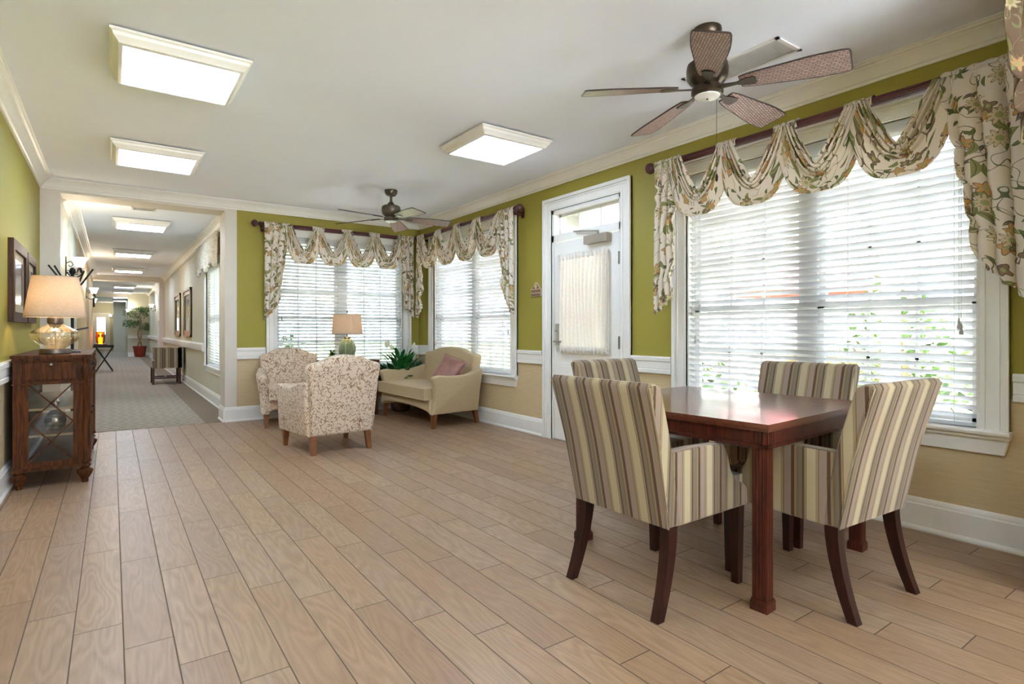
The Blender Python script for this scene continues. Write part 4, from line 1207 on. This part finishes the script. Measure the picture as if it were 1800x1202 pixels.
# end panel with drawer front and glazed lattice
pan = MB().box(cx0 + .05, cx1 - .05, cy0 + .004, cy0 + .02, ZB, .185).box(cx0 + .05, cx1 - .05, cy0 + .004, cy0 + .02, .742, .765).box(cx0 + .05, cx0 + .085, cy0 + .004, cy0 + .02, .185, .742).box(cx1 - .085, cx1 - .05, cy0 + .004, cy0 + .02, .185, .742)
ep = pan.build('end_panel', 'cabwood', cb, smooth=0)
gx0, gx1, gz0_, gz1_ = cx0 + .085, cx1 - .085, .185, .742
MB().box(gx0, gx1, cy0 + .012, cy0 + .015, gz0_, gz1_).build('glass_pane', 'cabglass', ep, smooth=0)
mb = MB(); gm = (gz0_ + gz1_) / 2; gxm = (gx0 + gx1) / 2
def bar(mb, a, b, y, w=.0045):
    a = Vector((a[0], 0, a[1])); b = Vector((b[0], 0, b[1])); d = (b - a).normalized(); nrm = Vector((-d.z, 0, d.x)) * w
    pts = [((a + nrm).x, (a + nrm).z), ((b + nrm).x, (b + nrm).z), ((b - nrm).x, (b - nrm).z), ((a - nrm).x, (a - nrm).z)]
    mb.prism(pts, y, y + .008, 'xz')
for (a, b) in (((gx0, gz1_), (gx1, gm)), ((gx1, gz1_), (gx0, gm)), ((gx0, gm), (gx1, gz0_)), ((gx1, gm), (gx0, gz0_))): bar(mb, a, b, cy0 + .002)
mb.build('lattice_bar', 'cabwood', ep, smooth=0)
dw = MB().box(cx0 + .062, cx1 - .062, cy0 - .004, cy0 + .016, .778, .898, .004).build('drawer_front', 'cabwood', cb, smooth=0)
MB().box(cx0 + .05, cx1 - .05, cy0 + .010, cy0 + .02, .765, ZT).build('drawer_rail', 'cabwood', cb, smooth=0)
MB().lathe([(.009, 0), (.009, .006), (.013, .010), (.010, .018), (.002, .020)], 14, mat=Matrix.Translation(((cx0 + cx1) / 2, cy0 - .004, .885)) @ Matrix.Rotation(PI / 2, 4, 'X')).build('drawer_knob', 'pewter', dw)
MB().box(cx0 - .004, cx1 + .006, cy0 - .010, cy0 + .012, .742, .752, .003).box(cx0 - .006, cx1 + .012, cy0 - .012, cy1 + .012, ZB - .012, ZB + .010, .004).box(cx1 - .002, cx1 + .01, cy0, cy1, .742, .752, .003).build('cabinet_moulding', 'cabwood', cb, smooth=0)
# columns at the front corners
for y in (cy0 + .012, cy1 - .012):
    mb = MB(); c = (cx1 - .008, y)
    mb.lathe([(.030, .150), (.031, .165), (.026, .175), (.026, .745), (.030, .755), (.022, .762), (.034, .80), (.036, .84), (.028, .875), (.022, .885), (.030, .90), (.030, .913)], 40, c, ribs=10, amp=.05)
    mb.build('corner_column', 'cabwood', cb)
for z in (.36, .55): MB().box(cx0 + .012, cx1 - .03, cy0 + .03, cy1 - .03, z, z + .016).build('inner_shelf', 'champagne', cb, smooth=0)
MB().box(cx0 + .012, cx0 + .016, cy0 + .03, cy1 - .03, ZB + .04, ZT - .01).build('back_lining', 'cabwood', cb, smooth=0)
for i in range(3):      # doors and drawers on the long front
    y0_ = cy0 + .05 + i * (cy1 - cy0 - .10) / 3; y1_ = y0_ + (cy1 - cy0 - .10) / 3
    d = MB().box(cx1 - .022, cx1 - .002, y0_ + .004, y1_ - .004, .155, .738, .003).box(cx1 - .004, cx1 + .004, y0_ + .05, y1_ - .05, .20, .69, .004).build('cabinet_door', 'cabwood', cb, smooth=0)
    MB().lathe([(.008, 0), (.012, .012), (.006, .022)], 12, mat=Matrix.Translation((cx1 - .002, y0_ + .03, .46)) @ Matrix.Rotation(PI / 2, 4, 'Y')).build('door_knob', 'iron', d)
    d = MB().box(cx1 - .022, cx1, y0_ + .004, y1_ - .004, .765, .900, .003).build('drawer_front', 'cabwood', cb, smooth=0)
    ym = (y0_ + y1_) / 2
    MB().tube([(cx1 + .002, ym - .04, .855), (cx1 + .018, ym - .03, .835), (cx1 + .022, ym, .825), (cx1 + .018, ym + .03, .835), (cx1 + .002, ym + .04, .855)], .005, 8).build('drawer_pull', 'iron', d)
for x in (cx0 + .035, cx1 - .015):
    for y in (cy0 + .02, cy1 - .02):
        pr = [(.018, 0), (.022, .012), (.019, .022), (.026, .034), (.040, .060), (.048, .080), (.046, .094), (.030, .104), (.024, .110), (.034, .118), (.034, .135)]
        MB().lathe(pr, 40, (x, y), ribs=10, amp=.05).build('turned_foot', 'cabwood', cb)
vs = thing('vase', 'ribbed silver bottle vase on the shelf inside the cabinet', 'vase', (-.350, 5.50, .376))
MB().lathe(spline([(.030, 0), (.055, .03), (.066, .075), (.055, .12), (.026, .155), (.018, .17)], 5), 40, ribs=0).build('vase_body', 'silver', vs)
MB().lathe([(.018, .166), (.016, .19), (.024, .198), (.024, .215), (.010, .218)], 20).build('vase_neck', 'silver', vs)
mb = MB()
for k_ in range(9): z = .02 + k_ * .013; mb.lathe([(.052 + .013 * math.sin(PI * (z) / .15), z - .002), (.056 + .013 * math.sin(PI * z / .15), z), (.052 + .013 * math.sin(PI * z / .15), z + .002)], 32, caps=False)
mb.build('vase_ribbing', 'silver', vs)
tag(MB().box(-.265, -.205, 5.70, 5.84, .952, .966, .004).build('remote_control', 'book', smooth=0), 'small dark remote lying on the cabinet beside the glass lamp', 'remote')

# framed pictures on the left wall
def picture(y0_, y1_, z0_, z1_, label):
    r = thing('framed_picture', label, 'picture', (XL, (y0_ + y1_) / 2, z0_), 0, 'framed pictures on the green wall')
    h = (y1_ - y0_) / 2; H = z1_ - z0_; w = .075
    MB().box(0, .035, -h, -h + w, 0, H, .006).box(0, .035, h - w, h, 0, H, .006).box(0, .035, -h + w, h - w, 0, w, .006).box(0, .035, -h + w, h - w, H - w, H, .006).build('picture_frame', 'frame', r, smooth=0)
    MB().box(.004, .016, -h + w, h - w, w, H - w).build('mat_board', 'mat_board', r, smooth=0)
    MB().box(.016, .018, -h + w + .06, h - w - .06, w + .06, H - w - .06).build('picture_print', 'art1', r, smooth=0)
    return r
picture(5.47, 6.28, 1.195, 1.81, 'dark-framed picture on the green wall, the nearer of the pair')
picture(6.34, 6.98, 1.195, 1.80, 'dark-framed picture on the green wall, the farther one beside the lamp shade')

# ------------------------------------------------------------------ coat stand behind the cabinet
cs = thing('coat_stand', 'black iron coat stand with curved hooks behind the cabinet', 'coat stand', (-.33, 7.28, 0))
mb = MB().tube([(0, 0, .02), (0, 0, 1.72)], .014, 12); mb.lathe([(.02, 1.70), (.03, 1.73), (.01, 1.77)], 16); mb.build('stand_pole', 'iron', cs)
for i in range(4):
    a = PI / 4 + i * PI / 2
    MB().tube(spline([(0, 0, .12), (.10 * math.cos(a), .10 * math.sin(a), .07), (.21 * math.cos(a), .21 * math.sin(a), .012)], 5), .011, 8).build('stand_foot', 'iron', cs)
for i, (a, z, l) in enumerate(((PI, 1.64, .19), (PI * .92, 1.64, .15), (0.05, 1.62, .17), (.35, 1.60, .10), (PI * 1.5, 1.60, .15), (PI * .5, 1.60, .15))):
    c_, s_ = math.cos(a), math.sin(a)
    MB().tube(spline([(0, 0, z - .06), (.4 * l * c_, .4 * l * s_, z - .02), (.7 * l * c_, .7 * l * s_, z + .06), (l * c_, l * s_, z + .145)], 4), .0085, 8).build('upper_hook', 'iron', cs)
for a, z in ((0.1, 1.12), (PI, 1.12)):
    c_, s_ = math.cos(a), math.sin(a)
    MB().tube(spline([(0, 0, z), (.05 * c_, .05 * s_, z + .02), (.13 * c_, .13 * s_, z + .04)], 4), .008, 8).build('lower_hook', 'iron', cs)
mb = MB()
for i in range(8):
    a = 2 * PI * i / 8; mb.tube([(.0, -.018, 1.72), (.035 * math.cos(a), -.018, 1.72 + .03 * math.sin(a)), (.05 * math.cos(a + .4), -.018, 1.72 + .04 * math.sin(a + .4))], .004, 5)
mb.build('flower_ornament', 'iron', cs)

# ------------------------------------------------------------------ hallway
W4 = (9.0, 10.45, .57, 2.12)
wall('wall_hall_right', 'x', HX1, HX1 + .14, HY0, 19.6, 0, HZ, [W4], 'hallwall')
wall('wall_hall_left', 'x', HX0 - .12, HX0, HY0, 19.5, 0, HZ, [], 'hallwall')
struct(MB().box(1.135, 1.42, 19.6, 20.4, 0, HZ, .004).build('trim_21', 'column', smooth=0))
struct(MB().box(HX0 - .12, 1.135, 19.6, 20.0, 2.54, HZ).build('trim_22', 'column', smooth=0))
wall('wall_hall_far_right', 'x', 1.30, 1.42, 20.4, 28.9, 0, HZ, [], 'hallwall')
wall('wall_hall_nook', 'y', 28.9, 29.1, .545, 1.42, 0, HZ, [], 'hallwall')
struct(MB().box(-1.6, .55, 29.0, 29.3, 2.52, HZ).build('trim_23', 'column', smooth=0))
wall('wall_hall_passage', 'x', .60, .72, 29.1, 36.9, 0, HZ, [], 'hallwall')
wall('wall_hall_step', 'y', 36.9, 37.1, .06, .72, 0, HZ, [], 'hallwall')
wall('wall_hall_end_right', 'x', .06, .18, 37.1, 40, 0, HZ, [], 'hallwall')
wall('wall_hall_end', 'y', 40, 40.2, -2.0, .2, 0, HZ, [(-.86, -.16, 0, 2.04)], 'hallwall')
wall('wall_hall_far_left', 'x', -1.75, -1.6, 19.6, 40, 0, HZ, [], 'hallwall')
wall('wall_hall_return', 'y', 19.5, 19.6, -1.75, HX0 - .0, 0, HZ, [], 'halltan')
struct(MB().box(HX0 - .01, HX0 + .012, 11.2, 19.5, 0, HZ - .1).build('wall_hall_panel', 'halltan', smooth=0))
moulding('trim_24', crown(HZ, 1.15), HY0, 19.6, '-x', wallpos=HX1)
moulding('trim_25', crown(HZ, 1.15), HY0, 19.5, '+x', wallpos=HX0)
moulding('trim_26', crown(HZ, 1.15), 20.4, 28.9, '-x', wallpos=1.30)
moulding('baseboard_hall_right', BASE, HY0, 19.6, '-x', wallpos=HX1)
moulding('baseboard_hall_left', BASE, HY0, 19.5, '+x', wallpos=HX0)
moulding('baseboard_hall_far', BASE, 20.4, 28.9, '-x', wallpos=1.30)
moulding('baseboard_hall_nook', BASE, .545, 1.30, '-y', wallpos=28.9)
moulding('baseboard_column_right', BASE, YB - .012, HY0, '-x', wallpos=1.132)
HR = [(0, .77), (.03, .77), (.05, .785), (.055, .80), (.055, .89), (.045, .91), (0, .91)]
moulding('trim_27', HR, 10.66, 19.6, '-x', wallpos=HX1)
moulding('trim_28', HR, 20.4, 28.9, '-x', wallpos=1.30)
moulding('trim_29', HR, .545, 1.245, '-y', wallpos=28.9)
# hall window
r = sroot('window_4'); r.matrix_world = Matrix(((0, -1, 0, HX1), (1, 0, 0, 0), (0, 0, 1, 0), (0, 0, 0, 1)))
mb = MB(); frame_casing(mb, W4[0], W4[1], W4[2], W4[3], .09); mb.build('window_casing', 'trim', r, smooth=0)
MB().box(W4[0] - .11, W4[1] + .11, 0, .05, W4[2] - .02, W4[2], .004).box(W4[0] - .08, W4[1] + .08, 0, .02, W4[2] - .10, W4[2] - .02, .003).build('window_sill', 'trim', r, smooth=0)
s_ = MB().box(W4[0], W4[1], -.12, -.09, 1.28, 1.33).box(W4[0], W4[0] + .04, -.12, -.09, W4[2], W4[3]).box(W4[1] - .04, W4[1], -.12, -.09, W4[2], W4[3]).box(W4[0], W4[1], -.12, -.09, W4[3] - .04, W4[3]).box(W4[0], W4[1], -.12, -.09, W4[2], W4[2] + .04).build('window_sash', 'pvc', r, smooth=0)
MB().box(W4[0] + .04, W4[1] - .04, -.107, -.103, W4[2] + .04, W4[3] - .04).build('window_pane', 'glass', s_, smooth=0)
blind('window_blind', 'H', W4[0], W4[1], W4[2], W4[3], 'white slatted blind in the hall window', [(10.3, 1.2)], tilt=-50, root_loc=Matrix(((0, -1, 0, HX1), (1, 0, 0, 0), (0, 0, 1, 0), (0, 0, 0, 1))))
hv = thing('hall_valance', 'pale gathered leaf-print valance over the hall window', 'valance')
def hvf(u, v):
    z = 2.52 - v * (.46 + .05 * math.sin(u * 2 * PI * 2.5 + 1))
    return (HX1 - .085 - .02 * v + .018 * math.sin(u * 80 + 1.2 * v), 8.75 + u * 2.25, z)
MB().grid(hvf, 160, 12, lambda u, v: (u * 2.6, v * .5)).build('valance_panel', 'floral_hall', hv, smooth=180, solid=.003)
MB().box(HX1 - .075, HX1, 8.75, 11.0, 2.50, 2.525, .003).build('valance_board', 'trim', hv, smooth=0)

def tall_frame(y0_, y1_, label):
    r = thing('wall_mirror', label, 'mirror', (HX1, (y0_ + y1_) / 2, .995), 0, 'champagne framed mirrors in the hall')
    h = (y1_ - y0_) / 2; H = .98; w = .13
    for k_, (wa, d) in enumerate(((w, .022), (.05, .04))):
        pass
    mb = MB()
    for (wa, wb, d) in ((0, w, .020), (0, .045, .040), (w - .03, w, .030)):
        mb.box(-d, 0, -h + wa, -h + wb, wa, H - wa, .003).box(-d, 0, h - wb, h - wa, wa, H - wa, .003).box(-d, 0, -h + wa, h - wa, wa, wb, .003).box(-d, 0, -h + wa, h - wa, H - wb, H - wa, .003)
    mb.build('mirror_frame', 'champagne', r, smooth=0)
    MB().box(-.012, -.002, -h + w, h - w, w, H - w).build('mirror_glass', 'mirror', r, smooth=0)
tall_frame(12.62, 13.95, 'champagne-framed mirror on the hall wall, nearer the window')
tall_frame(14.75, 16.0, 'champagne-framed mirror on the hall wall, farther from the window')
tag(MB().box(1.255, 1.298, 21.6, 22.6, 1.05, 1.85, .004).build('dark_wall_frame', 'frame', smooth=0), 'dark framed picture far down the hall on the right wall', 'picture')
tag(MB().box(1.127, 1.135, 19.75, 19.95, 1.25, 1.42, .002).build('notice_plate', 'mat_board', smooth=0), 'small pale plate on the post of the inner hall portal', 'sign')

def sconce(loc, facing, label):
    r = thing('wall_sconce', label, 'wall lamp', loc, facing, 'upturned glass wall sconces')
    # local: +y points out of the wall
    MB().box(-.03, .03, 0, .012, -.12, .12, .008).build('sconce_plate', 'iron', r, smooth=0)
    MB().tube(spline([(0, .01, -.06), (0, .05, -.11), (0, .11, -.12), (0, .155, -.08), (0, .15, -.03), (0, .12, -.03), (0, .12, -.055)], 5), .007, 8).tube(spline([(0, .01, .04), (0, .05, .06), (0, .07, .02), (0, .045, 0), (0, .03, .02)], 5), .005, 6).build('scroll_arm', 'iron', r)
    MB().lathe([(.018, -.03), (.020, -.01), (.014, .0)], 16, (0, .135)).tube([(0, .15, -.07), (0, .135, -.02)], .007, 6).build('lamp_cup', 'iron', r)
    mb = MB().lathe([(.040, 0), (.046, .03), (.060, .07), (.080, .105), (.084, .112), (.078, .112), (.056, .07), (.040, .03), (.034, .006)], 8, (0, .135), caps=False)
    mb.build('glass_shade', 'sconce', r, smooth=0)
    l = bpy.data.lights.new('bulb', 'POINT'); l.energy = 5; l.color = (1, .86, .66); l.shadow_soft_size = .06
    o = bpy.data.objects.new('bulb', l); COL.objects.link(o); o.parent = r; o.location = (0, .135, .16)
    return r
sconce((HX0, 8.48, 1.885), -PI / 2, 'glowing wall sconce above the coat stand, just inside the hall')
sconce((HX0 + .012, 14.4, 1.885), -PI / 2, 'glowing sconce on the tan hall wall beyond the coat stand')
sconce((-.42, 19.60, 1.9), 0, 'glowing sconce at the end of the tan wall')
sconce((1.30, 24.2, 1.95), PI / 2, 'glowing sconce on the right hall wall before the tree')
sconce((.55, 28.9, 1.9), PI, 'glowing sconce on the corner left of the tree')
sconce((.06, 39.0, 1.9), PI / 2, 'glowing sconce at the far end of the hall')

# hall chair
hc = thing('hall_chair', 'low striped barrel chair with wooden stretchers against the hall wall', 'chair', (.93, 14.05, 0), PI / 2)
pr = [(-.27, -.24), (-.27, .24)] 
MB().box(-.29, .29, -.27, .25, .34, .42, .02, 2).build('seat_rail', 'stripe', hc, smooth=60)
MB().box(-.22, .22, -.18, .26, .42, .50, .03, 3).build('seat_cushion', 'stripe', hc, smooth=60)
for s in (-1, 1): MB().box(min(s * .22, s * .30), max(s * .22, s * .30), -.27, .22, .34, .76, .035, 3).build('armrest', 'stripe', hc, smooth=60)
MB().box(-.30, .30, -.30, -.20, .34, .77, .035, 3).build('backrest', 'stripe', hc, smooth=60)
for sx in (-1, 1):
    for sy in (-1, 1): MB().box(sx * .265 - .022, sx * .265 + .022, sy * .235 - .022, sy * .235 + .022, 0, .345, .003).build('leg', 'mahog', hc, smooth=0)
    MB().box(sx * .265 - .010, sx * .265 + .010, -.22, .22, .12, .15).build('stretcher', 'mahog', hc, smooth=0)
MB().box(-.26, .26, -.010, .010, .12, .15).build('cross_stretcher', 'mahog', hc, smooth=0)

# tray table and lantern at the end of the tan wall
tt_ = thing('tray_table', 'dark folding tray table at the end of the tan hall wall', 'table', (-.16, 19.15, 0))
MB().box(-.26, .20, -.30, .30, .66, .69, .004).box(-.26, .20, -.30, -.28, .69, .72).box(-.26, .20, .28, .30, .69, .72).build('tray', 'iron', tt_, smooth=0)
for y in (-.24, .24):
    MB().tube([(-.20, y, .66), (.18, y, .0)], .015, 6).build('crossed_leg', 'iron', tt_)
    MB().tube([(.18, y, .66), (-.20, y, .0)], .015, 6).build('crossed_leg', 'iron', tt_)
ln = thing('hurricane_lantern', 'glowing amber hurricane lantern on the tray table', 'lantern', (-.26, 19.12, .693))
MB().box(-.15, .15, -.12, .12, 0, .06, .006).build('lantern_base', 'mahog', ln, smooth=0)
MB().lathe([(.06, .06), (.10, .12), (.11, .24), (.095, .34), (.105, .40), (.10, .40), (.09, .34), (.104, .24), (.094, .12), (.05, .07)], 24, caps=False).build('amber_glass', 'amber', ln)
MB().lathe([(.05, .06), (.05, .24), (.012, .25), (.016, .28), (.003, .31)], 16).build('candle', 'candle', ln)
bl = bulb(ln, .33, 1.2, .03, (1, .5, .18))

# ficus tree
fx = thing('ficus_tree', 'braided ficus tree in a red pot at the bend of the hall', 'tree', (.95, 28.45, 0))
MB().lathe([(.17, 0), (.18, .02), (.24, .40), (.26, .41), (.26, .46), (.235, .46), (.22, .40), (.02, .40)], 28).build('tree_pot', 'pot_red', fx)
for ph in (0, PI):
    MB().tube([(.07 * math.cos(ph + t * 6) * (1 - .4 * t), .07 * math.sin(ph + t * 6) * (1 - .4 * t), .40 + 1.15 * t) for t in [i / 24 for i in range(25)]], .032, 8).build('braided_trunk', 'trunk', fx)
mb = MB()
for cx_, cz_, rx, rz_, n in ((-.05, 1.86, .56, .24, 620), (-.32, 1.42, .36, .18, 330), (.32, 1.30, .34, .18, 320), (.1, 2.02, .40, .12, 240)):
    for i in range(n):
        v = Vector((random.gauss(0, 1), random.gauss(0, 1), random.gauss(0, 1))).normalized() * random.random() ** .4
        b = (cx_ + v.x * rx, min(v.y * rx * .7, .36), cz_ + v.z * rz_)
        mb.quadleaf(b, (random.uniform(-1, 1), random.uniform(-1, 1), random.uniform(-.8, .3)), (random.uniform(-.4, .4), random.uniform(-.4, .4), 1), .085, .035, .2, 2)
mb.move(lambda x, y, z: (max(-.6, min(x, .33)), min(y, .43), z))
mb.build('foliage', 'ficus', fx, smooth='leaf')

# far door at the end of the hall
dr2 = sroot('door_2', (-.51, 40, 0))
MB().box(-.35, -.20, .04, .09, 0, 2.04).box(.20, .35, .04, .09, 0, 2.04).box(-.20, .20, .04, .09, 0, .9).box(-.20, .20, .04, .09, 1.85, 2.04).build('door_slab', 'trim', dr2, smooth=0)
MB().box(-.42, -.35, -.02, 0, 0, 2.11).box(.35, .42, -.02, 0, 0, 2.11).box(-.35, .35, -.02, 0, 2.04, 2.11).build('door_casing', 'trim', dr2, smooth=0)
MB().box(-.20, .20, .06, .065, .9, 1.85).build('door_pane', 'glass', dr2, smooth=0)
mb = MB()
for q in (-.067, .067): mb.box(q - .01, q + .01, .045, .085, .9, 1.85)
for q in range(1, 4): mb.box(-.20, .20, .045, .085, .9 + q * .2375 - .01, .9 + q * .2375 + .01)
mb.build('glazing_bar', 'trim', dr2, smooth=0)

# ------------------------------------------------------------------ outdoors
go = MB().box(XR + .14, 60, YF - .12, 60, -.30, -.16).build('ground_garden', 'ground', smooth=0); struct(go)
struct(MB().box(XR + .14, XR + 4.2, YF - .12, 12, -.17, -.145).build('ground_bounce_strip', 'bounce_concrete', smooth=0))  # pale strip added over the lawn to bounce sun up through the blinds
struct(MB().box(-12, 16, -22, YF - .12, -.30, -.14).build('ground_bounce_patio', 'bounce_concrete', smooth=0))  # unseen paving added to bounce sun through the rear glazing onto the ceiling
go = MB().box(-40, XR + .14, 42.2, 80, -.30, -.16).box(HX1 + .14, XR + .14, YB + .14, 42.2, -.30, -.16).build('ground_rear', 'ground', smooth=0); struct(go)
struct(MB().box(XR + .14, XR + 2.2, 2.2, 6.0, -.16, -.02, .01).build('floor_porch', 'mulch', smooth=0))
# porch roof seen through the transom
pr_ = sroot('ceiling_porch')
mb = MB().prism([(XR + .15, 2.95), (XR + 2.4, 2.50), (XR + 2.4, 2.56), (XR + .15, 3.01)], 2.2, 6.0, 'xz'); mb.build('porch_deck', 'siding', pr_, smooth=0)
for y in (2.4, 3.1, 3.8, 4.5, 5.2, 5.9): MB().prism([(XR + .15, 2.84), (XR + 2.4, 2.39), (XR + 2.4, 2.50), (XR + .15, 2.95)], y - .025, y + .025, 'xz').build('porch_rafter', 'pvc', pr_, smooth=0)
for y, lb in ((2.3, 'white square porch post outside, nearer the dining table window'), (5.9, 'white square porch post outside, nearer the settee window')):
    pt = thing('porch_post', lb, 'post', (XR + 2.3, y, -.16), 0, 'porch posts')
    MB().box(-.06, .06, -.06, .06, 0, 2.60, .006).build('post_shaft', 'pvc', pt, smooth=0)
    MB().box(-.08, .08, -.08, .08, 0, .14, .006).box(-.08, .08, -.08, .08, 2.44, 2.60, .006).build('post_trim', 'pvc', pt, smooth=0)
def house(name, loc, rz, w, h, d, nw, label, roof=True):
    r = thing(name, label, 'building', loc, rz)
    mb = MB().box(-w / 2, w / 2, 0, d, 0, h)
    for i in range(int(h / .2)): mb.box(-w / 2 - .01, w / 2 + .01, -.012, 0, i * .2 + .01, i * .2 + .185)
    mb.build('siding_wall', 'siding', r, smooth=0)
    MB().prism([(-w / 2 - .4, h), (w / 2 + .4, h), (w / 2 - 1.5, h + 1.7), (-w / 2 + 1.5, h + 1.7)], -.4, d + .4, 'xz').build('hipped_roof', 'roof', r, smooth=0)
    for i in range(nw):
        x = -w / 2 + w * (i + .5) / nw
        f = MB().box(x - .52, x + .52, -.05, 0, .75, 2.25).build('house_window', 'pvc', r, smooth=0)
        mb = MB()
        for a in (-1, 1):
            for b in range(2): mb.box(x + a * .245 - .21, x + a * .245 + .21, -.06, -.045, .85 + b * .68, 1.45 + b * .68)
        mb.build('house_pane', 'darkglass', f, smooth=0)
    return r
house('neighbour_house', (15.0, 4.5, -.16), -PI / 2 + .0, 20, 3.0, 6, 7, 'white sided building with dark windows across the garden')
house('neighbour_house', (2.6, 19.5, -.16), math.radians(0), 2.0, 2.6, 3, 1, 'white sided building seen through the back window') if False else None
def canopy():
    r = thing('garden_umbrella', 'red garden umbrella standing on the lawn outside the dining window', 'umbrella', (9.8, 5.0, -.16))
    MB().tube([(0, 0, 0), (0, 0, 2.5)], .03, 10).build('umbrella_pole', 'pvc', r)
    mb = MB().lathe([(1.45, 1.92), (1.40, 2.0), (.7, 2.28), (.05, 2.5)], 8, caps=False); mb.build('umbrella_canopy', 'redcloth', r, smooth=0, solid=.01)
canopy()
gc = thing('garden_chair', 'red garden chair on the lawn outside the dining window', 'chair', (8.7, 4.6, -.16), .6)
MB().box(-.28, .28, -.28, .28, .38, .44, .01).build('seat', 'redcloth', gc, smooth=0)
MB().box(-.28, .28, -.30, -.25, .44, 1.0, .02).build('backrest', 'redcloth', gc, smooth=0)
for sx in (-1, 1):
    for sy in (-1, 1): MB().box(sx * .25 - .02, sx * .25 + .02, sy * .25 - .02, sy * .25 + .02, 0, .38).build('leg', 'redcloth', gc, smooth=0)
def bush(loc, rx, ry, rz_, n, label, mat='leaf_out', leaf=.16):
    r = thing('garden_bush', label, 'bush', loc, 0)
    mb = MB()
    for i in range(n):
        v = Vector((random.gauss(0, 1), random.gauss(0, 1), abs(random.gauss(0, 1)))).normalized() * random.random() ** .3
        mb.quadleaf((v.x * rx, v.y * ry, v.z * rz_), (random.uniform(-1, 1), random.uniform(-1, 1), random.uniform(-.3, 1)), (random.uniform(-1, 1), random.uniform(-1, 1), 1), leaf, leaf * .6, .2, 2)
    mb.build('foliage', mat, r, smooth='leaf')
    MB().tube([(0, 0, 0), (.03, 0, rz_ * .6)], .04, 6).build('bush_stem', 'trunk', r)
bush((8.2, 3.0, -.16), .9, .8, 2.0, 700, 'tall green bush outside the middle of the dining window')
bush((5.6, .95, -.16), .7, .9, .85, 600, 'low pale bush close outside the right part of the dining window')
bush((7.4, 5.9, -.16), 1.0, 1.4, .9, 500, 'low bush on the lawn left of the red umbrella')
bush((7.0, 8.4, -.16), .9, 1.2, 1.1, 500, 'bush outside the window behind the settee')
bush((2.7, 12.0, -.16), .8, .8, 1.2, 500, 'bush outside the back window')
st_wall = struct(MB().box(11.2, 11.5, 1.0, 9.0, -.16, .75).build('trim_30', 'mulch', smooth=0))
